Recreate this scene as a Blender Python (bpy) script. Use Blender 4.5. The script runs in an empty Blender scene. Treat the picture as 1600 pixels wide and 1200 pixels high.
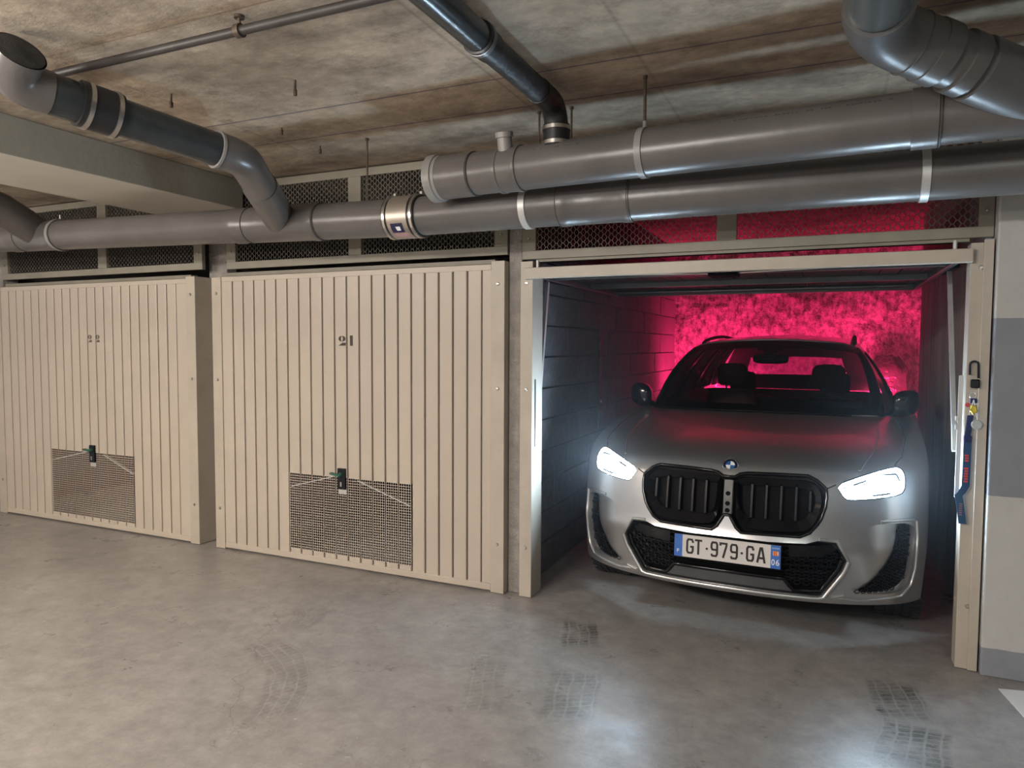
import bpy, math, random
from math import sin, cos, pi, sqrt, atan2, radians
from mathutils import Vector, Matrix, noise
from mathutils.geometry import delaunay_2d_cdt

random.seed(7)
SC = bpy.context.scene
COL = SC.collection

# ------------------------------------------------------------------ camera, world, lamps, exposure
def make_camera():
    yaw, pitch, roll = .4214, .05514, .00469
    cy, sy, cp, sp = cos(yaw), sin(yaw), cos(pitch), sin(pitch)
    fw = Vector((-sy*cp, cy*cp, -sp)); r = Vector((cy, sy, 0)); u = r.cross(fw)
    r2 = cos(roll)*r + sin(roll)*u; u2 = -sin(roll)*r + cos(roll)*u
    cam = bpy.data.cameras.new('camera'); cam.sensor_width = 36; cam.lens = 1101.8/1600*36
    cam.clip_start = .05; cam.clip_end = 100
    o = bpy.data.objects.new('camera', cam); COL.objects.link(o)
    m = Matrix((r2, u2, -fw)).transposed().to_4x4(); m.translation = Vector((0, -3.7851, 1.5))
    o.matrix_world = m
    SC.camera = o
make_camera()

SC.view_settings.view_transform = 'Standard'
SC.view_settings.look = 'None'
SC.view_settings.exposure = -0.08
SC.view_settings.gamma = 1.0
SC.view_settings.use_curve_mapping = False
SC.cycles.use_denoising = True
SC.cycles.max_bounces = 8
SC.cycles.transparent_max_bounces = 12
SC.cycles.sample_clamp_indirect = 6.0

W = bpy.data.worlds.new('world'); SC.world = W; W.use_nodes = True
W.node_tree.nodes['Background'].inputs[0].default_value = (1, .98, .955, 1)
W.node_tree.nodes['Background'].inputs[1].default_value = .66

def area(name, loc, target, sx, sy, power, color):
    l = bpy.data.lights.new(name, 'AREA'); l.shape = 'RECTANGLE'; l.size = sx; l.size_y = sy
    l.energy = power; l.color = color
    o = bpy.data.objects.new(name, l); COL.objects.link(o); o.location = loc
    o.rotation_euler = (Vector(target)-Vector(loc)).to_track_quat('-Z', 'Y').to_euler()
    return o
# fluorescent battens of the aisle, behind and beside the camera, with an added ceiling fill
for lx, ly, tx, ty, pw, colr in ((-4.6, -4.3, -4.6, -2.4, 132, (1, .92, .83)), (-2.1, -5.2, -2.1, -3.0, 128, (1, .93, .87)), (1.6, -5.2, 1.0, -2.6, 18, (.90, 1, .95))):
    area('aisle_lamp', (lx, ly, 2.5), (tx, ty, 0), 1.4, .25, pw, colr)
    area('ceiling_fill', (lx, ly+.5, 2.05), (lx, ly+.75, 5), 1.4, .2, pw*(2.3 if lx < -3 else 1.2 if lx < 0 else .4), colr)  # unseen upward fill added to brighten the ceiling

# ------------------------------------------------------------------ materials
def newmat(name):
    m = bpy.data.materials.new(name); m.use_nodes = True
    nt = m.node_tree; return m, nt, nt.nodes['Principled BSDF']
def N(nt, t, **kw):
    n = nt.nodes.new(t)
    for k, v in kw.items(): setattr(n, k, v)
    return n
def coords(nt, scale=(1, 1, 1)):
    tc = N(nt, 'ShaderNodeTexCoord'); mp = N(nt, 'ShaderNodeMapping'); mp.inputs['Scale'].default_value = scale
    nt.links.new(tc.outputs['Object'], mp.inputs[0]); return mp.outputs[0]
def wcoords(nt):
    g = N(nt, 'ShaderNodeNewGeometry'); return g.outputs['Position']
def tex(nt, vec, scale, detail=4, rough=.55, lo=.35, hi=.65, c0=(0, 0, 0), c1=(1, 1, 1)):
    n = N(nt, 'ShaderNodeTexNoise'); n.inputs['Scale'].default_value = scale
    n.inputs['Detail'].default_value = detail; n.inputs['Roughness'].default_value = rough
    nt.links.new(vec, n.inputs['Vector'])
    r = N(nt, 'ShaderNodeValToRGB'); e = r.color_ramp.elements
    e[0].position, e[1].position = lo, hi; e[0].color, e[1].color = (*c0, 1), (*c1, 1)
    nt.links.new(n.outputs['Fac'], r.inputs[0]); return r.outputs[0]
def mix(nt, a, b, fac, mode='MIX'):
    n = N(nt, 'ShaderNodeMix', data_type='RGBA', blend_type=mode)
    for s, v in ((6, a), (7, b), (0, fac)):
        if isinstance(v, (int, float)): n.inputs[s].default_value = v
        elif isinstance(v, tuple): n.inputs[s].default_value = (*v, 1)
        else: nt.links.new(v, n.inputs[s])
    return n.outputs[2]
def math_(nt, op, a, b=0.0, c=None, clamp=False):
    n = N(nt, 'ShaderNodeMath', operation=op, use_clamp=clamp)
    for i, v in enumerate((a, b) if c is None else (a, b, c)):
        if isinstance(v, (int, float)): n.inputs[i].default_value = v
        else: nt.links.new(v, n.inputs[i])
    return n.outputs[0]
def bump(nt, b, h, strength, dist=.01):
    n = N(nt, 'ShaderNodeBump'); n.inputs['Strength'].default_value = strength; n.inputs['Distance'].default_value = dist
    nt.links.new(h, n.inputs['Height']); nt.links.new(n.outputs[0], b.inputs['Normal'])
def simple(name, col, rough=.5, metal=0., var=.08, vs=4., bmp=0., bs=60., coat=0., world=False, spec=.5):
    m, nt, b = newmat(name)
    v = wcoords(nt) if world else coords(nt)
    c0 = tuple(max(0, x*(1-var)) for x in col); c1 = tuple(x*(1+var) for x in col)
    t = tex(nt, v, vs, 5, .6, .3, .7, c0, c1)
    nt.links.new(t, b.inputs['Base Color'])
    b.inputs['Roughness'].default_value = rough; b.inputs['Metallic'].default_value = metal
    b.inputs['Coat Weight'].default_value = coat; b.inputs['Coat Roughness'].default_value = .05
    b.inputs['Specular IOR Level'].default_value = spec
    if bmp: bump(nt, b, tex(nt, v, bs, 3), bmp)
    return m
def emit(name, col, strength):
    m, nt, b = newmat(name)
    b.inputs['Base Color'].default_value = (*[min(1, c) for c in col], 1)
    b.inputs['Emission Color'].default_value = (*col, 1); b.inputs['Emission Strength'].default_value = strength
    return m
def glass(name, tint, rough=.0, ior=1.45, refl=1.0):  # tinted pane
    m, nt, b = newmat(name); nt.nodes.remove(b)
    out = nt.nodes['Material Output']
    tr = N(nt, 'ShaderNodeBsdfTransparent'); tr.inputs[0].default_value = (*tint, 1)
    gl = N(nt, 'ShaderNodeBsdfGlossy'); gl.inputs['Roughness'].default_value = rough
    fr = N(nt, 'ShaderNodeFresnel'); fr.inputs[0].default_value = ior
    mx = N(nt, 'ShaderNodeMixShader')
    f = math_(nt, 'MULTIPLY', fr.outputs[0], refl)
    nt.links.new(f, mx.inputs[0]); nt.links.new(tr.outputs[0], mx.inputs[1]); nt.links.new(gl.outputs[0], mx.inputs[2])
    nt.links.new(mx.outputs[0], out.inputs[0]); return m

M = {}
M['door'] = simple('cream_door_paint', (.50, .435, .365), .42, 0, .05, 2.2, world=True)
M['frame'] = simple('cream_frame_paint', (.47, .415, .345), .45, 0, .08, 6, world=True)
M['groove'] = simple('dark_groove', (.13, .105, .08), .7, 0, .1, 8)  # darker brown behind the gaps between planks
M['transom'] = simple('shaded_frame_paint', (.25, .228, .18), .5, 0, .12, 6, world=True)  # cream frame paint darkened for the shade under the pipes
M['wire'] = simple('grey_wire', (.13, .118, .10), .5, .3, .1, 9)
M['pvc'] = simple('grey_pvc', (.108, .099, .094), .32, 0, .16, 2.6, bmp=.04, bs=14, world=True)
M['pvc_dark'] = simple('dark_pvc', (.028, .033, .035), .26, 0, .35, 5, bmp=.05, bs=16, world=True)
M['pvc_soot'] = simple('sooty_pvc', (.022, .023, .025), .45, 0, .6, 9, bmp=.15, bs=30, world=True)
M['pvc_shade'] = simple('shaded_grey_pvc', (.095, .092, .090), .36, 0, .16, 2.6, world=True)  # grey pvc with the shade on the right-hand pipes put into its colour
M['pvc_light'] = simple('pale_pvc', (.22, .21, .20), .42, 0, .1, 5, world=True)
M['seam'] = simple('dark_seam', (.05, .045, .042), .6)
M['rubber'] = simple('black_rubber', (.012, .012, .013), .4)
M['steel'] = simple('bright_steel', (.62, .59, .55), .28, 1., .1, 9)
M['brushed'] = simple('brushed_sleeve', (.42, .37, .32), .38, .75, .08, 5)
M['rust'] = simple('rusty_steel', (.10, .075, .055), .6, .6, .4, 30)
M['darkpipe'] = simple('dark_conduit', (.030, .025, .023), .5, .0, .3, 8)
M['black'] = simple('satin_black', (.003, .003, .004), .6, spec=.12)
M['gloss'] = simple('gloss_black', (.004, .004, .006), .12, 0, .1, 4, spec=.4)
M['plastic'] = simple('dark_plastic', (.007, .008, .012), .42, spec=.25)
M['valance'] = simple('grey_valance', (.07, .07, .075), .4)
M['blue'] = simple('plate_blue', (.035, .14, .50), .4, 0, .03)
M['navy'] = simple('navy_fabric', (.012, .025, .10), .8, 0, .2, 30)
M['white'] = simple('white_paint', (.78, .77, .75), .45, 0, .03)
M['plate'] = simple('plate_white', (.66, .63, .61), .35, 0, .03)
M['ink'] = simple('black_ink', (.018, .014, .012), .6)
M['stencil'] = simple('stencil_ink', (.045, .032, .022), .6)
M['stencil_worn'] = simple('worn_stencil_ink', (.11, .085, .062), .6, 0, .4, 40, world=True)
M['red'] = simple('red_ink', (.55, .05, .05), .5)
M['orange'] = simple('orange_ink', (.80, .30, .08), .5)
M['yellow'] = simple('yellow_tag', (.60, .48, .05), .45)
M['seat'] = simple('red_lit_leather', (.17, .055, .050), .5, 0, .1, 8)  # dark leather with the red light of the bay put into its colour
M['interior'] = simple('dark_trim', (.012, .012, .013), .6)
M['tyre'] = simple('tyre_rubber', (.018, .018, .019), .75, 0, .15, 20)
M['chrome'] = simple('chrome', (.75, .76, .78), .12, 1., .02)
M['zinc'] = simple('zinc_strip', (.55, .54, .52), .4, .4, .08, 10)
M['badge_blue'] = simple('badge_blue', (.02, .10, .33), .2, coat=.6)
M['badge_white'] = simple('badge_white', (.75, .78, .80), .2, coat=.6)
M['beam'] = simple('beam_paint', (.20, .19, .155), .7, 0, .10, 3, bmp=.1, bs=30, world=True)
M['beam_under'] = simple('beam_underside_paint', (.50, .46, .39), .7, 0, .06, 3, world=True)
M['mortar'] = simple('mortar', (.155, .155, .16), .9, 0, .2, 14, bmp=.4, bs=50)
M['post'] = simple('post_concrete', (.30, .275, .25), .85, 0, .2, 14, bmp=.5, bs=70, world=True)
M['wall_dark'] = simple('bare_concrete', (.12, .115, .11), .9, 0, .25, 3, bmp=.3, bs=40, world=True)
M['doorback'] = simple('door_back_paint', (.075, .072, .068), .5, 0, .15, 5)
M['rail'] = simple('grey_rail', (.16, .165, .17), .35, .6, .15, 9)
M['drl'] = emit('headlamp_light', (.62, .83, 1.0), 270.0)
M['tail'] = emit('tail_lamp_light', (1.0, .022, .15), 270.0)
M['glass'] = glass('car_glass', (.52, .52, .55), 0, 1.45, .8)
M['privacy'] = glass('privacy_glass', (.006, .006, .007), 0, 1.45, .02)
M['lens'] = glass('lens_glass', (.97, .98, 1), 0, 1.3, 1.)
M['wrap'] = simple('dark_plastic_film', (.035, .03, .032), .16, 0, .3, 8, bmp=.5, bs=18)

def paint_mat():
    m, nt, b = newmat('silver_car_paint')
    v = coords(nt)
    t = tex(nt, v, 900, 2, .5, .3, .7, (.50, .495, .50), (.60, .595, .60))
    nt.links.new(t, b.inputs['Base Color'])
    b.inputs['Metallic'].default_value = .85; b.inputs['Roughness'].default_value = .31
    b.inputs['Coat Weight'].default_value = .7; b.inputs['Coat Roughness'].default_value = .06
    return m
M['paint'] = paint_mat()

def floor_mat():
    m, nt, b = newmat('worn_concrete_floor'); p = wcoords(nt)
    big = tex(nt, p, .8, 5, .6, .3, .7, (.270, .258, .252), (.362, .344, .330))
    fine = tex(nt, p, 8, 8, .78, .27, .73, (.64, .63, .62), (1.22, 1.22, 1.22))
    c = mix(nt, big, fine, 1.0, 'MULTIPLY')
    # scraped pale patches and dark stains
    sc = tex(nt, p, 2.6, 8, .72, .56, .68)
    c = mix(nt, c, (.42, .40, .375), math_(nt, 'MULTIPLY', sc, .55))
    st = tex(nt, p, 1.9, 7, .7, .57, .72)
    st2 = N(nt, 'ShaderNodeMapping'); st2.inputs['Location'].default_value = (5, 3, 1); nt.links.new(p, st2.inputs[0])
    st = tex(nt, st2.outputs[0], 1.9, 7, .7, .58, .72)
    c = mix(nt, c, (.16, .15, .142), math_(nt, 'MULTIPLY', st, .55))
    # small white flecks
    vo = N(nt, 'ShaderNodeTexNoise'); vo.inputs['Scale'].default_value = 26; vo.inputs['Detail'].default_value = 2
    nt.links.new(p, vo.inputs['Vector'])
    fl = math_(nt, 'GREATER_THAN', vo.outputs['Fac'], .765)
    c = mix(nt, c, (.55, .54, .5), math_(nt, 'MULTIPLY', fl, .5))
    # hairline crack
    sep = N(nt, 'ShaderNodeSeparateXYZ'); nt.links.new(p, sep.inputs[0]); X, Y = sep.outputs[0], sep.outputs[1]
    wob = N(nt, 'ShaderNodeTexNoise'); wob.inputs['Scale'].default_value = 5; wob.inputs['Detail'].default_value = 6
    nt.links.new(p, wob.inputs['Vector'])
    w_ = math_(nt, 'MULTIPLY', math_(nt, 'SUBTRACT', wob.outputs['Fac'], .5), .35)
    def seg(ax, ay, bx, by):
        L = sqrt((bx-ax)**2+(by-ay)**2); ux, uy = (bx-ax)/L, (by-ay)/L
        s = math_(nt, 'ADD', math_(nt, 'MULTIPLY', X, ux), math_(nt, 'MULTIPLY_ADD', Y, uy, -(ax*ux+ay*uy)))
        t = math_(nt, 'ADD', math_(nt, 'MULTIPLY', X, -uy), math_(nt, 'MULTIPLY_ADD', Y, ux, -(-ax*uy+ay*ux)))
        return s, t, L
    def inside(v, lo, hi, soft=.03):
        a = math_(nt, 'MULTIPLY_ADD', v, 1/soft, -lo/soft, clamp=True)
        c_ = math_(nt, 'MULTIPLY_ADD', v, -1/soft, hi/soft, clamp=True)
        return math_(nt, 'MULTIPLY', a, c_)
    s, t, L = seg(-2.05, -1.9, -2.95, -.55)
    t = math_(nt, 'ADD', t, w_)
    cr = math_(nt, 'MULTIPLY', inside(t, -.004, .004, .003), inside(s, 0, L, .2))
    c = mix(nt, c, (.09, .08, .075), math_(nt, 'MULTIPLY', cr, .55))
    # rubber tyre prints
    br = tex(nt, p, 9, 8, .8, .40, .60)
    dark = None
    for ax, ay, bx, by, wd, k, bend in ((-1.20, -.18, -1.08, -.52, .20, .75, .0), (-1.02, -.75, -.92, -1.22, .24, .45, .0), (.28, -.26, .34, -.62, .22, .8, .0),
                                  (.36, -.62, .30, -.98, .26, .7, .0), (-2.50, -1.05, -1.92, -1.62, .22, .4, .12), (-1.45, -.8, -1.25, -1.3, .2, .3, 0), (-2.62, -.65, -2.50, -.95, .2, .3, .05)):
        s, t, L = seg(ax, ay, bx, by)
        if bend:
            q = math_(nt, 'MULTIPLY_ADD', s, 2/L, -1.0); q = math_(nt, 'MULTIPLY', q, q)
            t = math_(nt, 'MULTIPLY_ADD', q, bend, t)
        w1 = math_(nt, 'MULTIPLY_ADD', w_, .18, t)
        msk = math_(nt, 'MULTIPLY', inside(w1, -wd/2, wd/2, .02), inside(s, 0, L, .06))
        rib = math_(nt, 'SINE', math_(nt, 'MULTIPLY', w1, 2*pi/.052))
        rib = math_(nt, 'MULTIPLY_ADD', rib, 3., 3.1, clamp=True)
        cross = math_(nt, 'SINE', math_(nt, 'MULTIPLY_ADD', s, 2*pi/.034, math_(nt, 'MULTIPLY_ADD', t, 60., math_(nt, 'MULTIPLY', w_, 30.))))
        cross = math_(nt, 'MULTIPLY_ADD', cross, 1.6, 1.9, clamp=True)
        v = math_(nt, 'MULTIPLY', math_(nt, 'MULTIPLY', msk, rib), math_(nt, 'MULTIPLY', cross, math_(nt, 'MULTIPLY_ADD', br, .85, .15)))
        v = math_(nt, 'MULTIPLY', v, min(1., k*1.35))
        dark = v if dark is None else math_(nt, 'MAXIMUM', dark, v)
    c = mix(nt, c, (.085, .085, .080), dark)
    nt.links.new(c, b.inputs['Base Color'])
    r = tex(nt, p, 3.2, 6, .7, .3, .7, (.22, .22, .22), (.50, .50, .50))
    nt.links.new(r, b.inputs['Roughness'])
    b.inputs['Specular IOR Level'].default_value = .42
    bump(nt, b, tex(nt, p, 55, 5, .7), .10, .004)
    return m
M['floor'] = floor_mat()

def ceiling_mat():
    m, nt, b = newmat('board_marked_concrete'); p = wcoords(nt)
    mp = N(nt, 'ShaderNodeMapping'); mp.inputs['Scale'].default_value = (.9, 1.35, 1); nt.links.new(p, mp.inputs[0])
    c = tex(nt, mp.outputs[0], 1.9, 9, .72, .33, .66, (.19, .142, .100), (.60, .495, .375))
    c = mix(nt, c, tex(nt, p, 14, 6, .7, .25, .75, (.78, .78, .78), (1.15, 1.15, 1.15)), 1., 'MULTIPLY')
    g = tex(nt, p, .7, 3, .5, .40, .62)
    c = mix(nt, c, (.27, .255, .22), math_(nt, 'MULTIPLY', g, .18))
    st = tex(nt, mp.outputs[0], 4.2, 9, .78, .53, .66)
    c = mix(nt, c, (.13, .105, .08), math_(nt, 'MULTIPLY', st, .6))
    sep = N(nt, 'ShaderNodeSeparateXYZ'); nt.links.new(p, sep.inputs[0]); X, Y = sep.outputs[0], sep.outputs[1]
    for y0, wdt, col, k in ((-.965, .010, (.04, .035, .10), .85), (-.59, .010, (.04, .035, .09), .85), (-1.9, .005, (.10, .09, .08), .5), (-2.9, .008, (.09, .08, .07), .5)):
        d = math_(nt, 'ABSOLUTE', math_(nt, 'SUBTRACT', Y, y0))
        f = math_(nt, 'MULTIPLY_ADD', d, -1/wdt, 1., clamp=True)
        c = mix(nt, c, col, math_(nt, 'MULTIPLY', f, k))
    for x0, k in ((-2.9, .35), (-1.35, .45), (.2, .3), (-.72, .3)):
        d = math_(nt, 'ABSOLUTE', math_(nt, 'SUBTRACT', X, x0))
        f = math_(nt, 'MULTIPLY_ADD', d, -1/.012, 1., clamp=True)
        c = mix(nt, c, (.09, .075, .06), math_(nt, 'MULTIPLY', f, k))
    nt.links.new(c, b.inputs['Base Color']); b.inputs['Roughness'].default_value = .85
    bump(nt, b, tex(nt, mp.outputs[0], 20, 6, .7), .25, .006)
    return m
M['ceiling'] = ceiling_mat()

def band_mat():
    m, nt, b = newmat('banded_wall_paint'); p = wcoords(nt)
    sep = N(nt, 'ShaderNodeSeparateXYZ'); nt.links.new(p, sep.inputs[0]); Z = sep.outputs[2]
    n = N(nt, 'ShaderNodeTexNoise'); n.inputs['Scale'].default_value = 20; nt.links.new(p, n.inputs['Vector'])
    Z = math_(nt, 'MULTIPLY_ADD', n.outputs['Fac'], .008, Z)
    a = math_(nt, 'MULTIPLY', math_(nt, 'GREATER_THAN', Z, .836), math_(nt, 'LESS_THAN', Z, 1.634))
    f = math_(nt, 'MAXIMUM', a, math_(nt, 'LESS_THAN', Z, .137))
    wht = tex(nt, p, 5, 6, .65, .3, .7, (.47, .465, .445), (.535, .53, .51))
    gry = tex(nt, p, 5, 6, .65, .3, .7, (.225, .24, .268), (.265, .28, .31))
    c = mix(nt, wht, gry, f)
    sc = tex(nt, p, 11, 8, .8, .64, .72)
    c = mix(nt, c, (.16, .15, .14), math_(nt, 'MULTIPLY', sc, .35))
    nt.links.new(c, b.inputs['Base Color']); b.inputs['Roughness'].default_value = .65
    bump(nt, b, tex(nt, p, 60, 4), .15, .004)
    return m
M['band'] = band_mat()

def block_mat():
    m, nt, b = newmat('concrete_block'); p = wcoords(nt)
    oi = N(nt, 'ShaderNodeObjectInfo')
    c = tex(nt, p, 16, 8, .75, .28, .72, (.085, .086, .092), (.17, .172, .18))
    k = math_(nt, 'MULTIPLY_ADD', oi.outputs['Random'], .35, .80)
    cb = N(nt, 'ShaderNodeCombineColor'); [nt.links.new(k, cb.inputs[i]) for i in range(3)]
    c = mix(nt, c, cb.outputs[0], 1., 'MULTIPLY')
    nt.links.new(c, b.inputs['Base Color']); b.inputs['Roughness'].default_value = .92
    bump(nt, b, tex(nt, p, 70, 4, .7), .6, .006)
    return m
M['block'] = block_mat()

def rough_mat():
    m, nt, b = newmat('sprayed_concrete'); p = wcoords(nt)
    mp = N(nt, 'ShaderNodeMapping'); mp.inputs['Scale'].default_value = (1.5, 1, .8); nt.links.new(p, mp.inputs[0])
    c = tex(nt, mp.outputs[0], 15, 9, .74, .36, .58, (.08, .08, .08), (.52, .50, .50))
    nt.links.new(c, b.inputs['Base Color']); b.inputs['Roughness'].default_value = .9
    bump(nt, b, tex(nt, p, 24, 6, .75), .9, .02)
    return m
M['rough'] = rough_mat()
def plaster_mat():
    m, nt, b = newmat('streaked_plaster'); p = wcoords(nt)
    mp = N(nt, 'ShaderNodeMapping'); mp.inputs['Scale'].default_value = (1, 3, .5); nt.links.new(p, mp.inputs[0])
    c = tex(nt, mp.outputs[0], 2.5, 6, .6, .3, .7, (.20, .182, .17), (.37, .335, .315))
    nt.links.new(c, b.inputs['Base Color']); b.inputs['Roughness'].default_value = .85
    return m
M['plaster'] = plaster_mat()

# ------------------------------------------------------------------ mesh helpers
ORG = {}
def tag(o, label=None, cat=None, group=None, kind=None):
    if label: o['label'] = label
    if cat: o['category'] = cat
    if group: o['group'] = group
    if kind: o['kind'] = kind
    return o
def thing(name, loc, label, cat, group=None, rotz=0, local=False):
    o = bpy.data.objects.new(name, None); COL.objects.link(o); o.empty_display_size = .1
    o.location = loc; o.rotation_euler.z = rotz
    ORG[o] = Vector((0, 0, 0)) if local else Vector(loc)
    return tag(o, label, cat, group)

class MB:
    def __init__(s): s.v = []; s.f = []; s.fm = []
    def add(s, vs, fs, mi=0):
        k = len(s.v); s.v += [tuple(v) for v in vs]; s.f += [tuple(i+k for i in f) for f in fs]; s.fm += [mi]*len(fs); return s
    def box(s, x0, x1, y0, y1, z0, z1, mi=0):
        v = [(x, y, z) for x in (x0, x1) for y in (y0, y1) for z in (z0, z1)]
        return s.add(v, [(0, 1, 3, 2), (4, 6, 7, 5), (0, 4, 5, 1), (2, 3, 7, 6), (0, 2, 6, 4), (1, 5, 7, 3)], mi)
    def obox(s, a, b, w, h, up=(0, 0, 1), mi=0):
        a, b = Vector(a), Vector(b); d = (b-a).normalized(); u = Vector(up)
        x = d.cross(u)
        if x.length < 1e-4: x = d.cross(Vector((1, 0, 0)))
        x.normalize(); u = x.cross(d)
        v = [p + x*i*w/2 + u*j*h/2 for p in (a, b) for i in (-1, 1) for j in (-1, 1)]
        return s.add(v, [(0, 1, 3, 2), (4, 6, 7, 5), (0, 4, 5, 1), (2, 3, 7, 6), (0, 2, 6, 4), (1, 5, 7, 3)], mi)
    def tube(s, pts, rad, n=16, cap=True, closed=False, mi=0, flat=1.0, up0=None):
        pts = [Vector(p) for p in pts]; m = len(pts)
        R = rad if isinstance(rad, (list, tuple)) else [rad]*m
        T = []
        for i in range(m):
            if closed: t = pts[(i+1) % m]-pts[i-1]
            else: t = (pts[min(i+1, m-1)]-pts[max(i-1, 0)])
            if t.length < 1e-9: t = T[-1] if T else Vector((0, 0, 1))
            T.append(t.normalized())
        x = (Vector(up0) if up0 else (Vector((0, 0, 1)) if abs(T[0].z) < .9 else Vector((1, 0, 0))))
        vs = []
        for i in range(m):
            x = (x - T[i]*x.dot(T[i]))
            if x.length < 1e-6: x = T[i].orthogonal()
            x.normalize(); y = T[i].cross(x)
            vs += [pts[i] + (x*cos(2*pi*j/n)*flat + y*sin(2*pi*j/n))*R[i] for j in range(n)]
        fs = []
        for i in range(m if closed else m-1):
            a, b = i*n, ((i+1) % m)*n
            fs += [(a+j, a+(j+1) % n, b+(j+1) % n, b+j) for j in range(n)]
        if cap and not closed:
            fs += [tuple(reversed(range(n))), tuple((m-1)*n+j for j in range(n))]
        return s.add(vs, fs, mi)
    def lathe(s, origin, axis, prof, n=32, closed=False, mi=0):
        # prof: list of (distance along axis, radius)
        o = Vector(origin); a = Vector(axis).normalized(); x = a.orthogonal().normalized(); y = a.cross(x)
        vs = []; m = len(prof)
        for d, r in prof: vs += [o + a*d + (x*cos(2*pi*j/n) + y*sin(2*pi*j/n))*r for j in range(n)]
        fs = []
        for i in range(m if closed else m-1):
            p, q = i*n, ((i+1) % m)*n
            fs += [(p+j, p+(j+1) % n, q+(j+1) % n, q+j) for j in range(n)]
        if not closed:
            if prof[0][1] > 1e-5: fs.append(tuple(reversed(range(n))))
            if prof[-1][1] > 1e-5: fs.append(tuple((m-1)*n+j for j in range(n)))
        return s.add(vs, fs, mi)
    def prism(s, poly, fn, d0, d1, mi=0):
        # poly in 2D, fn(p, d) -> 3D
        n = len(poly)
        v = [fn(p, d0) for p in poly]+[fn(p, d1) for p in poly]
        return s.add(v, [tuple(range(n)), tuple(reversed(range(n, 2*n)))]+[(i, n+i, n+(i+1) % n, (i+1) % n) for i in range(n)], mi)
    def grid(s, rows, mi=0, closed=False):
        n = len(rows[0]); k = [p for r in rows for p in r]
        fs = [(i*n+j, i*n+(j+1) % n, (i+1)*n+(j+1) % n, (i+1)*n+j) for i in range(len(rows)-1) for j in range(n if closed else n-1)]
        return s.add(k, fs, mi)
    def build(s, name, mat, parent=None, smooth=0, bevel=0, kind=None, label=None, recalc=True, solid=0):
        me = bpy.data.meshes.new(name)
        o0 = ORG.get(parent, Vector((0, 0, 0)))
        me.from_pydata([Vector(v)-o0 for v in s.v], [], s.f)
        mats = mat if isinstance(mat, (list, tuple)) else [mat]
        for mm in mats: me.materials.append(M[mm] if isinstance(mm, str) else mm)
        if len(mats) > 1: me.polygons.foreach_set('material_index', s.fm)
        if recalc:
            import bmesh
            bm = bmesh.new(); bm.from_mesh(me); bmesh.ops.recalc_face_normals(bm, faces=bm.faces[:]); bm.to_mesh(me); bm.free()
        if smooth:
            me.polygons.foreach_set('use_smooth', [True]*len(me.polygons)); me.set_sharp_from_angle(angle=radians(smooth))
        me.update()
        o = bpy.data.objects.new(name, me); COL.objects.link(o)
        if parent: o.parent = parent; ORG[o] = o0
        if bevel:
            b = o.modifiers.new('bevel', 'BEVEL'); b.width = bevel; b.segments = 2; b.limit_method = 'ANGLE'
        if solid:
            b = o.modifiers.new('solid', 'SOLIDIFY'); b.thickness = solid
        return tag(o, label, kind=kind)
def like(o, parent=None, loc=None):
    c = o.copy(); COL.objects.link(c)
    if parent: c.parent = parent; ORG[c] = ORG.get(parent, Vector((0, 0, 0)))
    if loc is not None: c.location = loc
    return c

# ------------------------------------------------------------------ setting
CZ = 2.65
struct = lambda mb, name, mat, **k: mb.build(name, mat, kind='structure', **k)
floor_o = struct(MB().box(-10, 5, -9, 5.2, -.2, 0), 'floor', 'floor')
struct(MB().box(-10, 5, -9, 5.2, CZ, CZ+.25), 'ceiling', 'ceiling')
ln = MB().prism([(.72, -.15), (.86, -.12), (.95, -.62), (.80, -.60)], lambda p, d: (p[0], p[1], d), .0005, .003).build('painted_marking', 'white', floor_o)

# bay side walls, back wall
YB = 4.75
wl = struct(MB().box(-1.77, -1.70, .16, YB+.3, 0, CZ), 'wall_left', 'mortar')
bm_ = MB(); bm_.box(0, .015, 0, .49, 0, .19)
blk0 = None; courses = 13
for r in range(courses):
    y = .17 - (.25 if r % 2 else 0); z = .006+r*.2035
    while y < YB:
        y0, y1 = max(y, .17), min(y+.49, YB)
        if y1-y0 > .05:
            if y1-y0 > .485:
                if blk0 is None:
                    b0 = MB().box(0, .022, 0, .49, 0, .193); blk0 = b0.build('concrete_block', 'block', wl, bevel=.004)
                    blk0.location = (-1.702, y0, z)
                else: like(blk0, wl, (-1.702+random.uniform(-.003, .003), y0, z))
            else:
                b1 = MB().box(0, .022, 0, y1-y0, 0, .193).build('concrete_block', 'block', wl, bevel=.004); b1.location = (-1.702, y0, z)
        y += .50
wr = struct(MB().box(.72, 1.0, .262, 3.25, 0, CZ).box(1.02, 1.15, 3.25, YB+.3, 0, CZ), 'wall_right', 'plaster')
# rough sprayed back wall
rows = []
nx, nz = 130, 120
for j in range(nz+1):
    z = CZ*j/nz
    row = []
    for i in range(nx+1):
        x = -1.70+2.75*i/nx
        p = Vector((x*3, 1.3, z*3))
        d = .07*noise.fractal(p, 1.0, 2.0, 5)+.03*abs(noise.noise(Vector((x*13, 5, z*13))))
        row.append((x, YB-.02-max(-.02, d), z))
    rows.append(row)
mbk = MB().grid(rows); mbk.box(-1.70, 1.05, YB+.06, YB+.2, 0, CZ)
struct(mbk, 'wall_back', 'rough', smooth=180)
# closed bays on the left: dividers and rear wall
struct(MB().box(-4.24, -4.15, .27, YB, 0, CZ), 'wall_middle', 'wall_dark')
struct(MB().box(-6.95, -6.80, .2, YB, 0, CZ), 'wall_far', 'wall_dark')
struct(MB().box(-10, -1.77, YB, YB+.2, 0, CZ), 'wall_rear', 'wall_dark')
struct(MB().box(-10, -6.95, .2, .3, 0, CZ), 'wall_outer', 'wall_dark')
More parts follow.
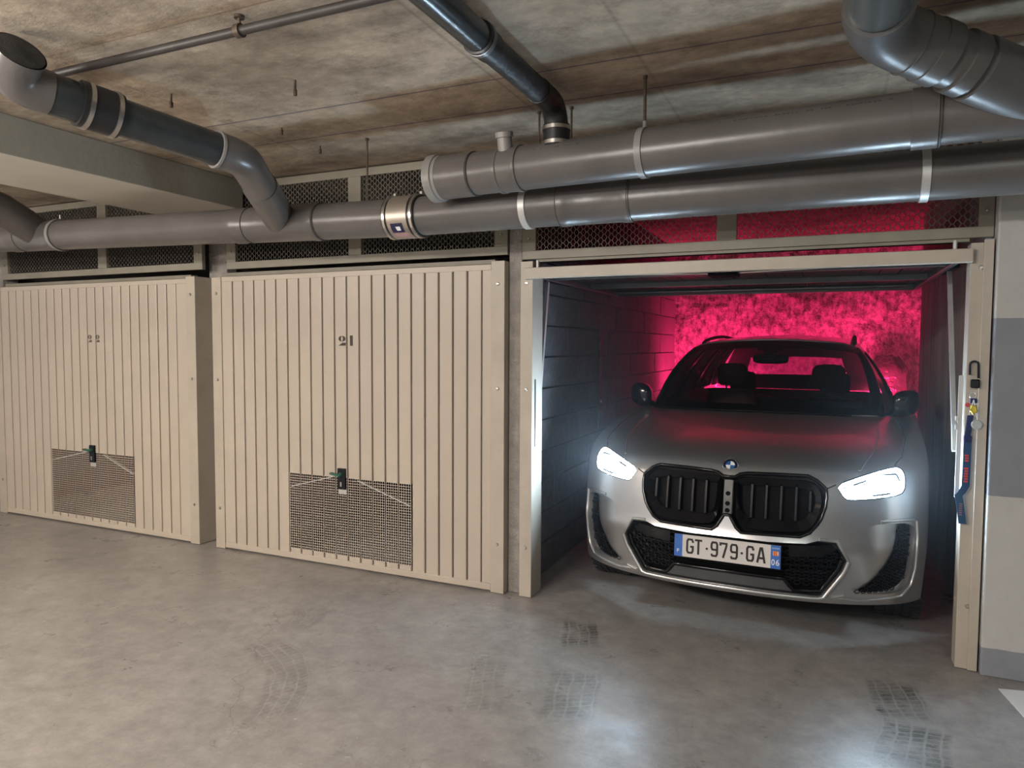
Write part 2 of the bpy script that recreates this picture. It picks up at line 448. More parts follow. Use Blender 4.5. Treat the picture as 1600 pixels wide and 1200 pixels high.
# banded wall to the right of the open bay
mb = MB(); mb.box(.672, 5, -.03, .26, 0, CZ)
wf = struct(mb, 'wall_front', 'band', bevel=.006)
struct(MB().box(2.6, 2.8, -9, -.03, 0, CZ), 'wall_light_blocker', 'wall_dark')  # unseen wall added to block world light from the right
# beam running towards the aisle
bo = MB().box(-4.54, -3.80, -9, .04, 2.445, CZ, 0)
bo.f = bo.f; 
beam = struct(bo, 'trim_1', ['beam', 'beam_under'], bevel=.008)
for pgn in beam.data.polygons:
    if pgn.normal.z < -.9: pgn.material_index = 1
# posts between the bays
for i, (x0, x1, y0, y1) in enumerate(((-1.745, -1.662, .06, .155), (-4.285, -4.106, .172, .27), (-6.80, -6.62, .06, .195))):
    struct(MB().box(x0, x1, y0, y1, 0, CZ), 'trim_%d' % (i+2), 'post', bevel=.006)

# ------------------------------------------------------------------ garage doors and frames
def screw(parent, x, y, z, r=.011):
    m = MB().lathe((x, y, z), (0, -1, 0), [(0, r), (.003, r), (.007, r*.7), (.008, .001)], 12)
    return m.build('screw', 'steel', parent, smooth=40)

def digit_polys(ch):
    if ch == '1': return [[(.10, 0), (.36, 0), (.36, 1), (.10, 1), (.10, .86), (.02, .80), (.10, .80)]]
    out = []
    c = (.30, .70)
    a0, a1 = radians(100), radians(250)
    L = [a0+(a1-a0)*i/10 for i in range(11)]
    out.append([(c[0]+.28*cos(a), c[1]+.29*sin(a)) for a in L]+[(c[0]+.09*cos(a), c[1]+.24*sin(a)) for a in reversed(L)])
    a0, a1 = radians(80), radians(-80)
    L = [a0+(a1-a0)*i/10 for i in range(11)]
    out.append([(c[0]+.29*cos(a), c[1]+.29*sin(a)) for a in L]+[(.26, .34), (.36, .48)]+[(c[0]+.08*cos(a), c[1]+.22*sin(a)) for a in reversed(L)])
    out.append([(.02, 0), (.60, 0), (.60, .30), (.34, .30)])
    return out

def make_door(X0, X1, px0, pitch, n, perf, zp, lockx, digits, label, loc_label, worn):
    Z1 = 1.978
    d = thing('garage_door', ((X0+X1)/2, 0, 0), label, 'garage door', 'closed garage doors')
    MB().box(X0, X1, .004, .03, Z1-.035, Z1).build('top_rail', 'door', d, bevel=.003)
    MB().box(X0, X1, .002, .03, .012, .052).build('bottom_rail', 'door', d, bevel=.003)
    pe = px0+pitch*n
    MB().box(X0, px0-.004, .006, .03, .052, Z1-.035).build('side_stile', 'door', d, bevel=.002)
    MB().box(pe+.004, X1, .006, .03, .052, Z1-.035).build('side_stile', 'door', d, bevel=.002)
    ba = MB()
    ka, kb = perf
    ba.box(px0-.004, px0+pitch*ka, .020, .024, .052, Z1-.035); ba.box(px0+pitch*kb, pe+.004, .020, .024, .052, Z1-.035)
    ba.box(px0+pitch*ka, px0+pitch*kb, .020, .024, zp[1], Z1-.035); ba.box(px0+pitch*ka, px0+pitch*kb, .020, .024, .052, zp[0])
    ba.build('backing_sheet', 'groove', d)
    def plank(i, z0, z1):
        x0 = px0+pitch*i
        prof = [(x0+.0055, .020), (x0+.0065, .009), (x0+.012, .0065), (x0+pitch-.012, .0065), (x0+pitch-.0065, .009), (x0+pitch-.0055, .020)]
        MB().prism(prof, lambda p, q: (p[0], p[1], q), z0, z1).build('plank', 'door', d)
    hole0 = None
    for i in range(n):
        if ka <= i < kb:
            plank(i, .052, zp[0]); plank(i, zp[1], Z1-.035)
            if hole0 is None:
                m = MB(); x0 = px0+pitch*i
                nh, nv = 5, 30
                w = (pitch-.012)/nh; h = (zp[1]-zp[0])/nv
                for a in range(nh+1):
                    xx = x0+.006+w*a; m.box(xx-.0015, xx+.0015, .0075, .0087, zp[0], zp[1])
                for q in range(nv+1):
                    zz = zp[0]+h*q; m.box(x0+.003, x0+pitch-.003, .0073, .0093, zz-.0017, zz+.0017)
                hole0 = m.build('perforated_plate', 'door', d, kind='stuff'); hx = i
            else:
                o = like(hole0, d); o.location = (pitch*(i-hx), 0, 0)
        else: plank(i, .052, Z1-.035)
    # linkage rods seen through the perforations
    cx = lockx; zr = zp[1]-.01
    MB().obox((px0+pitch*ka+.02, .016, zr-.085), (cx-.08, .016, zr+.01), .006, .022, (0, -1, 0)).build('linkage_rod', 'zinc', d)
    MB().obox((cx+.12, .016, zr+.0), (px0+pitch*kb-.01, .016, zr-.13), .006, .022, (0, -1, 0)).build('linkage_rod', 'zinc', d)
    lk = MB().box(cx-.032, cx+.032, -.008, .008, .535, .675).build('lock_plate', 'plastic', d, bevel=.004, label='dark grey lock plate with a keyhole')
    MB().box(cx-.006, cx+.006, -.012, -.008, .555, .585).build('keyhole', 'steel', lk)
    hd = MB().lathe((cx, -.006, .635), (0, -1, 0), [(0, .016), (.02, .013), (.022, .001)], 16)
    hd.obox((cx+.01, -.024, .632), (cx-.075, -.022, .640), .012, .026, (0, -1, 0))
    hd.build('door_handle', simple('green_handle', (.02, .10, .065), .35), lk, smooth=40)
    MB().box(cx-.032, cx+.034, .004, .0075, .500, .535).build('pull_plate', 'zinc', d, bevel=.002)
    for ch, x, wv, hv, zv in digits:
        mm = MB()
        for pl in digit_polys(ch): mm.prism(pl, lambda p, q: (x+p[0]*wv, q, zv+p[1]*hv), .0048, .0066)
        mm.build('stencil_digit', 'stencil_worn' if worn else 'stencil', d, label='stencilled number ' + ch)
    return d
P = .0994
make_door(-3.988, -1.836, -3.887, P, 20, (5, 15), (.085, .612), -2.936, (('2', -2.958, .096, .065, 1.491), ('1', -2.873, .085, .068, 1.490)),
          'closed cream ribbed garage door stencilled 21, next to the open bay', '', False)
make_door(-6.560, -4.338, -6.455, .1005, 20, (5, 15), (.080, .615), -5.417, (('2', -5.440, .075, .06, 1.507), ('2', -5.348, .075, .06, 1.507)),
          'closed cream ribbed garage door with the worn stencil 22, farthest from the car', '', True)

def make_frame(XL, XR, wL, wR, ytop, dL, dR, label, zl, zr, y=0.0):
    f = thing('door_frame', ((XL[0]+XR[1])/2, y+.02, 0), label, 'door frame', 'steel frames of the garage doors')
    for (x0, x1), dep, zt in ((XL, dL, zl), (XR, dR, zr)):
        m = MB().box(x0, x1, y, y+.004, 0.003, zt)
        m.box(x0, x0+.004, y+.004, y+dep, .003, zt); m.box(x1-.004, x1, y+.004, y+dep, .003, zt)
        m.build('jamb', 'frame', f, bevel=.0015)
        for z in (1.86, 1.24, .30): screw(f, (x0+x1)/2, y, z)
    MB().box(XL[1], XR[0], y+.05, y+.11, 1.985, 2.01).build('header', 'transom', f)
    return f
make_frame((-4.078, -3.990), (-1.834, -1.748), 0, 0, 0, .10, .12, 'cream steel door frame around the door stencilled 21', 1.975, 1.995)
make_frame((-6.66, -6.562), (-4.336, -4.246), 0, 0, 0, .1, .16, 'cream steel door frame with a deep side return around door 22', 1.985, 1.992)
fr3 = make_frame((-1.650, -1.574), (.578, .662), 0, 0, 0, .16, .10, 'cream steel door frame of the open bay, with keys hung on one jamb', 1.985, 1.972, .012)
MB().box(.626, .664, -.002, .012, .003, 1.985).build('cover_strip', 'frame', fr3, bevel=.002)
MB().box(.553, .572, .03, .036, .80, 1.37).build('guide_strip', 'zinc', fr3, bevel=.001)
MB().box(-1.572, -1.566, .05, .056, .90, 1.30).build('guide_strip', 'rail', fr3, bevel=.001)
for z in (1.17, 1.13): MB().box(.545, .557, .024, .04, z-.012, z+.012).build('guide_clip', 'zinc', fr3, bevel=.001)

# ------------------------------------------------------------------ open up-and-over door of the right-hand bay
od = thing('garage_door', (-.52, .9, 1.9), 'garage door swung up flat under the ceiling above the car', 'garage door')
XA, XB = -1.618, .583
MB().box(XA, XB, -.028, .012, 1.882, 1.944).build('bottom_rail', 'frame', od, bevel=.004, label='cream front rail of the raised door')
npl = 21; pw = (XB-XA-.02)/npl
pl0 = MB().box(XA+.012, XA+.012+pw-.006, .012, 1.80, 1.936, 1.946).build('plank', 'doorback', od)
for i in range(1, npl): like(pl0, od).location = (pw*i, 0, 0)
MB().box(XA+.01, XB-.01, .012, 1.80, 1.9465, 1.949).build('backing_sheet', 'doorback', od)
for x in (XA+.03, XB-.06): MB().box(x, x+.03, .012, 1.80, 1.895, 1.936).build('side_rail', 'rail', od, bevel=.003)
MB().box(XA+.06, XB-.06, 1.76, 1.80, 1.890, 1.936).build('top_rail', 'rail', od, bevel=.003)
MB().tube([(XA+.10, 1.55, 1.905), (XB-.12, 1.55, 1.905)], .014, 12).build('torsion_bar', 'rail', od, smooth=50)
for yy in (.30, 1.05): MB().box(XA+.06, XB-.06, yy, yy+.035, 1.900, 1.936).build('cross_rail', 'rail', od, bevel=.003)
lb = MB().box(-.60, -.45, .10, .24, 1.872, 1.936); lb.box(-.555, -.495, .03, .12, 1.88, 1.936)
lb = lb.build('lock_box', 'black', od, bevel=.004)
for sx in (-1, 1):
    MB().tube([(-.525+sx*.07, .17, 1.892), (-.525+sx*.6, .13, 1.900), (-.525+sx*1.03, .10, 1.905)], .005, 8).build('latch_rod', 'steel', od)
    MB().obox((-.525+sx*.07, .21, 1.90), (-.525+sx*1.0, .17, 1.912), .012, .006).build('latch_rod', 'rail', od)
MB().obox((-1.597, .309, 1.893), (-1.597, .147, .995), .020, .026).build('lift_arm', 'zinc', od)
MB().obox((.560, .50, 1.893), (.560, .125, 1.005), .020, .026).build('lift_arm', 'zinc', od)
for x in (XA+.08, XB-.07): MB().tube([(x, .0, 1.944), (x, .0, 1.985)], .009, 10).build('roller_pin', 'zinc', od)
for x in (XA+.02, XB-.02): MB().obox((x, .30, 1.90), (x, .75, 1.905), .03, .02).build('pivot_bracket', 'black', od)

# ------------------------------------------------------------------ mesh transoms over the doors
def make_transom(X0, X1, xm, z0, z1, label, wl=.085, wr=.085):
    t = thing('mesh_transom', ((X0+X1)/2, .06, z0), label, 'mesh panel', 'mesh transoms above the garage doors')
    ya, yb = .045, .075
    MB().box(X0, X1, ya, yb, z0, z0+.05).build('bottom_rail', 'transom', t, bevel=.002)
    MB().box(X0, X1, ya, yb, z1-.05, z1).build('top_rail', 'transom', t, bevel=.002)
    for a, b in ((X0, X0+wl), (xm-.05, xm+.05), (X1-wr, X1)):
        MB().box(a, b, ya-.001, yb, z0+.05, z1-.05).build('stile', 'transom', t, bevel=.002)
    for z in (z0+.12, z1-.12):
        screw(t, X0+wl/2, ya-.001, z, .007); screw(t, X1-wr/2, ya-.001, z, .007)
    for a, b in ((X0+wl, xm-.05), (xm+.05, X1-wr)):
        m = MB(); cw, ch, th = .040, .018, .0030
        nxx = int((b-a)/cw); nzz = int((z1-z0-.1)/ch)
        cw = (b-a)/nxx; ch = (z1-z0-.1)/nzz
        zb = z0+.05
        for r in range(nzz+1):
            for c in range(nxx+1):
                ox = cw*.5 if r % 2 else 0
                x, z = a+c*cw+ox, zb+r*ch
                if x > b+.001: continue
                # short bond strand, then the two slanted strands up to the next row
                xe = min(x+cw*.13, b)
                m.box(max(a, x-cw*.13), xe, .058, .062, z-th*.7, z+th*.7)
                if r < nzz:
                    for s_ in (-1, 1):
                        p = (x+s_*cw*.13, .06, z); q = (x+s_*cw*.37, .06, z+ch)
                        if a <= p[0] <= b and a <= q[0] <= b: m.obox(p, q, .004, th, (0, -1, 0))
        m.build('wire_mesh', 'wire', t, kind='stuff', recalc=False)
    return t
make_transom(-3.975, -1.750, -2.85, 2.035, 2.640, 'cream framed expanded mesh transom above the door stencilled 21')
make_transom(-6.60, -4.215, -5.30, 2.045, 2.640, 'cream framed expanded mesh transom above door 22')
make_transom(-1.655, .668, -.50, 2.000, 2.640, 'cream framed expanded mesh transom above the open bay, glowing red', .085, .06)

# ------------------------------------------------------------------ drain pipes
def ring(p, d, x0, x1, r):   # lathe profile collar along unit direction
    pass
def pipe_part(name, mat, parent, a, b, r, n=40, prof=None, label=None):
    a, b = Vector(a), Vector(b); L = (b-a).length
    m = MB().lathe(a, b-a, prof or [(0, r), (L, r)], n)
    return m.build(name, mat, parent, smooth=40, label=label)
def lowz(X): return 2.139-.026*X if X < -2.13 else 2.1955
LY = -.46
def LP(X): return Vector((X*1.05, LY, lowz(X*1.05)))
R0 = .103
lp = thing('drain_pipe', (-2.5, LY, 2.16), 'long grey plastic drain pipe, lower of the two runs, crossing above every door', 'pipe')
pipe_part('pipe_segment', 'pvc', lp, LP(-7.5), LP(-5.15), R0)
pipe_part('pipe_segment', 'pvc', lp, LP(-4.78), LP(-3.18), R0)
pipe_part('pipe_segment', 'pvc', lp, LP(-2.58), LP(-2.05), R0)
pipe_part('pipe_segment', 'pvc', lp, LP(-2.02), LP(-1.16), R0)
pipe_part('pipe_segment', 'pvc', lp, LP(-.83), LP(2.5), R0)
def sleeve(parent, X0, X1, P_, r, mat='pvc', name='socket', lip=.006):
    a, b = P_(X0), P_(X1); L = (b-a).length
    return pipe_part(name, mat, parent, a, b, r, prof=[(0, r-.004), (.004, r+lip), (.05, r+lip), (.056, r+lip*.5), (L-.056, r+lip*.5), (L-.05, r+lip), (L-.004, r+lip), (L, r-.004)])
def band(parent, X, P_, r, w, mat, name='clamp_band'):
    a = P_(X-w/2); b = P_(X+w/2)
    return pipe_part(name, mat, parent, a, b, r, prof=[(0, r-.003), (.001, r), (w-.001, r), (w, r-.003)])
t1 = sleeve(lp, -3.19, -2.57, LP, R0, 'pvc', 'tee_fitting')
t2 = sleeve(lp, -5.28, -4.77, LP, R0, 'pvc', 'tee_fitting')
sleeve(lp, -1.17, -.82, LP, R0, 'pvc', 'socket')
for X in (-2.565, -3.075, -.83, -1.165, -5.16, -4.775): band(lp, X, LP, R0+.0075, .006, 'seam', 'joint_seam')
# repair coupling
pipe_part('coupling', 'brushed', lp, LP(-2.085), LP(-1.955), R0, prof=[(0, R0), (.002, R0+.013), (.128, R0+.013), (.13, R0)])
pipe_part('coupling_gasket', 'rubber', lp, LP(-2.118), LP(-1.915), R0, prof=[(0, R0-.001), (.002, R0+.010), (.201, R0+.010), (.203, R0-.001)])
for X in (-2.100, -1.940):
    b_ = band(lp, X, LP, R0+.0155, .018, 'steel')
    p_ = LP(X)+Vector((0, .03, R0+.024)); MB().obox(p_-Vector((0, .03, 0)), p_+Vector((0, .03, 0)), .014, .014).build('clamp_screw', 'steel', b_)
stk = MB(); ax = LP(-2.02)
for (a0, a1, x0, x1, mi) in ((-52, -25, -.045, .03, 0), (-75, -54, -.045, .05, 1)):
    rows = [[ax+Vector((x, -(R0+.0139)*cos(radians(a)), (R0+.0139)*sin(radians(a)))) for x in (x0, x1)] for a in [a0+(a1-a0)*k/6 for k in range(7)]]
    stk.grid(rows, mi)
rows = [[ax+Vector((x, -(R0+.0144)*cos(radians(a)), (R0+.0144)*sin(radians(a)))) for x in (-.02+.05*(-25-a)/27*.2, .012)] for a in (-46, -40, -34)]
stk.grid(rows, 2)
stk.build('sticker', [simple('sticker_dark', (.012, .012, .05), .3), simple('sticker_pink', (.34, .20, .19), .4), 'white'], lp, label='small dark sticker')
# hanger clamps of the lower run
def pclamp(parent, X, P_, r, mat='zinc', w=.03):
    b_ = band(parent, X, P_, r+.006, w, mat, 'hanger_clamp'); c = P_(X)
    MB().tube([c+Vector((0, .0, r+.006)), c+Vector((0, 0, r+.035))], .008, 8).build('clamp_nut', 'steel', b_)
    return b_
pclamp(lp, -1.335, LP, R0, 'zinc', .035)
pclamp(lp, .318, LP, R0, 'zinc', .032)
pclamp(lp, -4.79, LP, R0+.004, 'pvc_light', .03)

R0 = .100
def UP(X): return Vector((X, -.80-.07*X, 2.322-.004*X))
up = thing('drain_pipe', (-.6, -.76, 2.32), 'shorter grey plastic drain pipe with a pale capped end, upper of the two runs', 'pipe')
pipe_part('pipe_segment', 'pvc', up, UP(-1.60), UP(.26), R0)
pipe_part('pipe_segment', 'pvc', up, UP(.30), UP(2.6), R0)
pipe_part('end_cap', 'pvc_light', up, UP(-1.84), UP(-1.765), R0, prof=[(0, .055), (.0015, .085), (.003, R0+.004), (.012, R0+.016), (.055, R0+.016), (.058, R0+.009), (.075, R0+.008)], label='pale ribbed end cap')
pipe_part('socket', 'pvc', up, UP(-1.78), UP(-1.585), R0, prof=[(0, R0+.007), (.05, R0+.005), (.19, R0+.005), (.195, R0-.002)])
band(up, -1.583, UP, R0+.0065, .006, 'seam', 'joint_seam')
sd = pipe_part('saddle', 'pvc', up, UP(-1.445), UP(-1.325), R0, prof=[(0, R0), (.002, R0+.007), (.018, R0+.008), (.022, R0+.004), (.098, R0+.004), (.102, R0+.008), (.118, R0+.007), (.12, R0)])
sc_ = UP(-1.40)
MB().lathe(sc_+Vector((0, -.045, .075)), (0, -.25, 1), [(0, .036), (.06, .034), (.062, .042), (.085, .042), (.087, .036), (.089, .001)], 24).build('branch_stub', 'pvc_light', sd, smooth=40)
c_ = pclamp(up, -.745, UP, R0, 'pvc_light', .03)
band(up, .293, UP, R0+.007, .085, 'pvc', 'hanger_clamp')
band(up, .340, UP, R0+.0075, .008, 'seam', 'joint_seam')
# small unreadable maker's print along the pipe
pm = MB(); xx = -.42; rs = random.Random(4)
while xx < .18:
    if rs.random() > .2:
        w_ = rs.uniform(.006, .016); c = UP(xx); h_ = rs.uniform(.004, .007)
        rows = [[c+Vector((q, -(R0+.0006)*cos(a), (R0+.0006)*sin(a))) for q in (0, w_)] for a in (.62, .62+h_/R0)]
        pm.grid(rows); xx += w_+.004
    else: xx += .022
pm.build('printed_marking', 'seam', up, label='faint dark print', kind='stuff')
pm = MB(); xx = -1.30
while xx < -1.02:
    if rs.random() > .25:
        w_ = rs.uniform(.006, .014); c = UP(xx); h_ = rs.uniform(.003, .006)
        rows = [[c+Vector((q, -(R0+.0006)*cos(a), (R0+.0006)*sin(a))) for q in (0, w_)] for a in (.55, .55+h_/R0)]
        pm.grid(rows); xx += w_+.004
    else: xx += .02
pm.build('printed_marking', 'seam', up, kind='stuff')

def arc_pts(a, corner, b, n=10, rad=.12):
    a, c, b = Vector(a), Vector(corner), Vector(b)
    p = c+(a-c).normalized()*rad; q = c+(b-c).normalized()*rad
    return [p*(1-t)**2+2*c*t*(1-t)+q*t*t for t in [i/n for i in range(n+1)]]
# left branch: from the ceiling elbow towards the tee
lb = thing('branch_pipe', (-2.7, -1.3, 2.4), 'dark plastic branch pipe with a rubber coupling and open elbow, beside the concrete beam', 'pipe', 'branch pipes')
A, B, C_, J = Vector((-2.816, -1.965, 2.478)), Vector((-2.625, -1.275, 2.402)), Vector((-2.80, -.84, 2.335)), Vector((-3.0, -.46, 2.225))
r1 = .078
dAB = (B-A).normalized()
K1, K2 = A+dAB*.13, A+dAB*.25
MB().tube([A, K1], r1+.003, 32).build('pipe_segment', 'pvc_dark', lb, smooth=40)
MB().tube([K2, B], r1, 32).build('pipe_segment', 'pvc_dark', lb, smooth=40)
MB().lathe(K1, dAB, [(-.02, r1), (-.018, r1+.014), (.135, r1+.014), (.137, r1)], 36).build('coupling', 'rubber', lb, smooth=40)
for q in (.0, .105): MB().lathe(K1+dAB*q, dAB, [(0, r1+.010), (.001, r1+.019), (.018, r1+.019), (.019, r1+.010)], 36).build('clamp_band', 'steel', lb, smooth=40)
pts = [B-dAB*.02, B]+arc_pts(B, B+dAB*.11, C_, 8, .08)+[C_]
MB().tube(pts, r1+.006, 32).build('elbow', 'pvc', lb, smooth=40)
MB().lathe(B-dAB*.03, dAB, [(0, r1), (.001, r1+.010), (.012, r1+.010), (.013, r1)], 32).build('joint_ring', 'pvc_light', lb, smooth=40)
MB().tube([C_-(J-C_).normalized()*.03, J], r1+.014, 32).build('tee_inlet', 'pvc', lb, smooth=40)
E1 = A-dAB*.13
Edir = Vector((.80, -.10, .58)).normalized()
pts = [A+dAB*.01, A-dAB*.02]+arc_pts(A, E1, E1+Edir, 14, .10)
MB().tube(pts+[E1+Edir*.135], [r1+.006]*(len(pts))+[r1+.010], 36, cap=False).build('elbow', 'pvc', lb, smooth=40)
MB().lathe(E1+Edir*.132, Edir, [(0, .001), (0, r1+.004), (.004, r1+.004), (.006, r1), (.006, .001)], 36).build('plug', 'pvc_soot', lb, smooth=40, label='dark plug closing the elbow')
# far-left branch behind the beam
fb = thing('branch_pipe', (-5.1, -.6, 2.4), 'grey plastic branch elbow at the far left, half hidden by the beam', 'pipe', 'branch pipes')
q0, q1, q2 = Vector((-5.27, -.46, 2.30)), Vector((-5.18, -.80, 2.425)), Vector((-5.10, -2.0, 2.44))
MB().tube([q0, q0*.25+q1*.75]+arc_pts(q0, q1, q2, 8, .06)+[q1*.8+q2*.2], .108, 28).build('elbow', 'pvc', fb, smooth=40)
MB().tube([q1*.82+q2*.18, q2*1.0], .098, 28).build('pipe_segment', 'pvc_dark', fb, smooth=40)

# centre branch
cb = thing('branch_pipe', (-1.15, -.78, 2.4), 'thin dark plastic pipe running along the ceiling and dropping onto the upper drain pipe', 'pipe', 'branch pipes')
XC, ZC = -1.152, 2.578
r2 = .050
MB().tube([(XC, -5.5, ZC), (XC, -1.50, ZC)], r2+.003, 28).build('pipe_segment', 'pvc_dark', cb, smooth=40)
MB().tube([(XC, -1.44, ZC), (XC, -.95, ZC)], r2, 28).build('pipe_segment', 'pvc_soot', cb, smooth=40)
MB().lathe((XC, -1.53, ZC), (0, 1, 0), [(0, r2+.002), (.002, r2+.010), (.03, r2+.010), (.034, r2+.006), (.10, r2+.006), (.102, r2)], 28).build('socket', 'rubber', cb, smooth=40)
hc = MB().lathe((XC, -1.515, ZC), (0, 1, 0), [(0, r2+.008), (.001, r2+.013), (.02, r2+.013), (.021, r2+.008)], 28).build('hanger_clamp', 'rail', cb, smooth=40)
MB().tube([(XC, -1.505, ZC+r2+.01), (XC, -1.505, CZ)], .006, 8).build('hanger_bolt', 'rust', hc)
zt = 2.50
MB().tube([(XC, -.96, ZC)]+arc_pts((XC, -1.2, ZC), (XC, -.735, ZC), (XC, -.735, 2.3), 12, .12)+[(XC, -.735, zt-.06)], r2+.004, 28).build('elbow', 'pvc_soot', cb, smooth=40)
MB().lathe((XC, -.735, 2.400), (0, 0, 1), [(0, r2), (.0, r2+.011), (.095, r2+.011), (.095, r2)], 28).build('coupling', 'rubber', cb, smooth=40)
for z in (2.412, 2.478): MB().lathe((XC, -.735, z-.008), (0, 0, 1), [(0, r2+.008), (0, r2+.015), (.016, r2+.015), (.016, r2+.008)], 28).build('clamp_band', 'steel', cb, smooth=40)

# right: big riser, elbow and wye into the upper run
rb = thing('branch_pipe', (.11, -1.36, 2.52), 'thick grey plastic pipe along the ceiling, bending into the upper drain pipe by the wall', 'pipe', 'branch pipes')
r3 = .090
WY = Vector((.66, -.85, 2.330)); V1 = Vector((.11, -5.5, 2.52)); KN = Vector((.11, -1.20, 2.515))
MB().tube([V1, (.11, -1.37, 2.52)], r3, 40).build('pipe_segment', simple('smooth_grey_pvc', (.085, .094, .097), .22, 0, .08, 3), rb, smooth=40)
dW = (WY-KN).normalized()
MB().lathe((.11, -1.385, 2.52), (0, 1, 0), [(0, r3+.001), (.001, r3+.012), (.06, r3+.012), (.064, r3)], 40).build('socket', 'pvc_shade', rb, smooth=40)
MB().tube([(.11, -1.38, 2.52), (.11, -1.36, 2.52)]+arc_pts(V1, KN, WY, 14, .12)+[KN+dW*.20], r3+.007, 40).build('elbow', 'pvc_shade', rb, smooth=40)
MB().tube([KN+dW*.15, WY], r3, 40).build('pipe_segment', 'pvc_shade', rb, smooth=40)
for q, w_ in ((.13, .004), (.19, .06), (.30, .05)): MB().lathe(KN+dW*q, dW, [(0, r3), (.001, r3+.011), (w_-.001, r3+.011), (w_, r3)], 40).build('socket', 'pvc_shade', rb, smooth=40)
MB().lathe(KN+dW*.37, dW, [(0, r3+.002), (.002, r3+.014), (.22, r3+.013), (.30, r3+.012)], 40).build('wye_inlet', 'pvc_shade', rb, smooth=40)

# conduit and its clamp
cd = thing('metal_conduit', (-2, -1.87, 2.6), 'thin dark metal conduit running along the concrete ceiling', 'pipe')
MB().tube([(-3.3, -1.86, 2.598), (-1.26, -1.86, 2.598)], .0165, 16).build('tube', 'darkpipe', cd, smooth=50)
cl = MB().lathe((-1.93, -1.86, 2.598), (1, 0, 0), [(0, .017), (0, .024), (.022, .024), (.022, .017)], 20).build('pipe_clamp', 'rust', cd, smooth=40)
MB().tube([(-1.919, -1.86, 2.622), (-1.919, -1.86, 2.642)], .006, 8).lathe((-1.919, -1.86, 2.640), (0, 0, 1), [(0, .018), (.01, .018)], 16).build('clamp_stud', 'rust', cl)

# threaded hanger rods
def rod(x, y, z0, label, r=.0055):
    t = thing('threaded_rod', (x, y, z0), label, 'hanger rod', 'threaded rods from the ceiling')
    MB().tube([(x, y, z0), (x, y, CZ)], r, 8).build('rod', 'rust', t)
    MB().lathe((x, y, CZ-.012), (0, 0, 1), [(0, .011), (.012, .011)], 6).build('nut', 'rust', t)
    return t
rod(-2.385, -.46, 2.30, 'thin rusty hanger rod holding the lower pipe between the two closed doors')
rod(-1.331, -.50, 2.27, 'rusty hanger rod behind the capped pipe, beside the pale saddle')
rod(-1.164, -.50, 2.27, 'rusty hanger rod just behind the black rubber coupling')
u_ = UP(-.745); rod(u_.x, u_.y, u_.z+R0+.03, 'long rusty hanger rod above the middle of the upper pipe', .007)
rod(.320, -.46, 2.30, 'first of two rusty hanger rods below the thick pipe elbow', .007)
u_ = UP(.30); rod(.335, u_.y, u_.z+R0+.004, 'second of two rusty hanger rods, nearest the wye', .006)

# leftover hooks and stubs in the ceiling
def hook(x, y, L, label):
    t = thing('ceiling_hook', (x, y, CZ), label, 'hook', 'leftover fixings in the ceiling')
    MB().tube([(x, y, CZ), (x, y, CZ-L)], .005, 8).build('stud', 'rust', t)
    MB().lathe((x, y, CZ-L), (0, 0, 1), [(-.012, .008), (.012, .009)], 8).build('nut', 'rust', t)
hook(-2.155, -1.306, .055, 'rusty stub hanging from the open middle of the ceiling')
hook(-2.80, -1.40, .05, 'rusty stub beside the coupling of the dark branch pipe')
hook(-2.728, -.442, .03, 'short rusty stub near the mesh transom of door 21')
hook(-2.69, -.80, .025, 'shortest rusty stub, above the branch elbow')

# ------------------------------------------------------------------ padlock and lanyard on the right jamb
def PJ(x, y_px_z, d=0.0): pass
pk = thing('padlock', (.603, -.01, 1.40), 'black padlock with an open shackle hung on the cream jamb', 'padlock')
MB().tube([(.588, -.012, 1.375), (.588, -.012, 1.42)]+[(.604-.016*cos(a), -.012, 1.42+.016*sin(a)) for a in [pi*i/8 for i in range(1, 8)]]+[(.620, -.012, 1.42), (.622, -.012, 1.36)], .0048, 8).build('shackle', 'plastic', pk, smooth=50)
MB().box(.592, .628, -.024, .001, 1.315, 1.355).build('lock_body', 'gloss', pk, bevel=.006)
ly = thing('lanyard', (.600, -.01, 1.2), 'blue lanyard with keys, a yellow tag and a round token hung on the cream jamb', 'lanyard')
MB().tube([(.602+.013*cos(a), -.012, 1.283+.013*sin(a)) for a in [2*pi*i/16 for i in range(16)]], .002, 6, closed=True).build('key_ring', 'chrome', ly, smooth=50)
MB().box(.594, .620, -.018, -.008, 1.245, 1.268).build('clip', 'navy', ly, bevel=.003)
MB().tube([(.600, -.020, 1.235), (.612, -.021, 1.235), (.618, -.021, 1.210), (.605, -.021, 1.200), (.596, -.020, 1.212)], .006, 8, closed=True).build('key_tag', 'yellow', ly, smooth=60)
MB().box(.597, .616, -.024, -.019, 1.205, 1.236).build('key_tag', 'yellow', ly, bevel=.003)
MB().lathe((.583, -.014, 1.238), (0, -1, 0), [(0, .010), (.005, .010), (.006, .006)], 14).build('key_tag', 'red', ly, smooth=40)
for k, x in enumerate((.590, .622)): MB().obox((.606, -.016, 1.262), (x, -.017, 1.195-.02*k), .004, .006, (0, -1, 0)).build('key', 'chrome', ly)
MB().lathe((.622, -.014, 1.150), (0, -1, 0), [(0, .022), (.003, .022), (.005, .019), (.0045, .001)], 28).build('token', simple('pale_token', (.50, .55, .55), .3, .4), ly, smooth=30)
def strap(pts, w, mat, name, parent):
    rows = []
    for i, p in enumerate(pts):
        rows.append([(p[0]-w/2, p[1], p[2]), (p[0]+w/2, p[1]-.001, p[2])])
    return MB().grid(rows).build(name, mat, parent, solid=.002)
s1 = strap([(.597, -.012, 1.19), (.592, -.013, 1.12), (.588, -.012, 1.09)], .024, 'navy', 'strap_end', ly)
MB().box(.574, .606, -.019, -.006, 1.065, 1.098).build('buckle', 'navy', ly, bevel=.003)
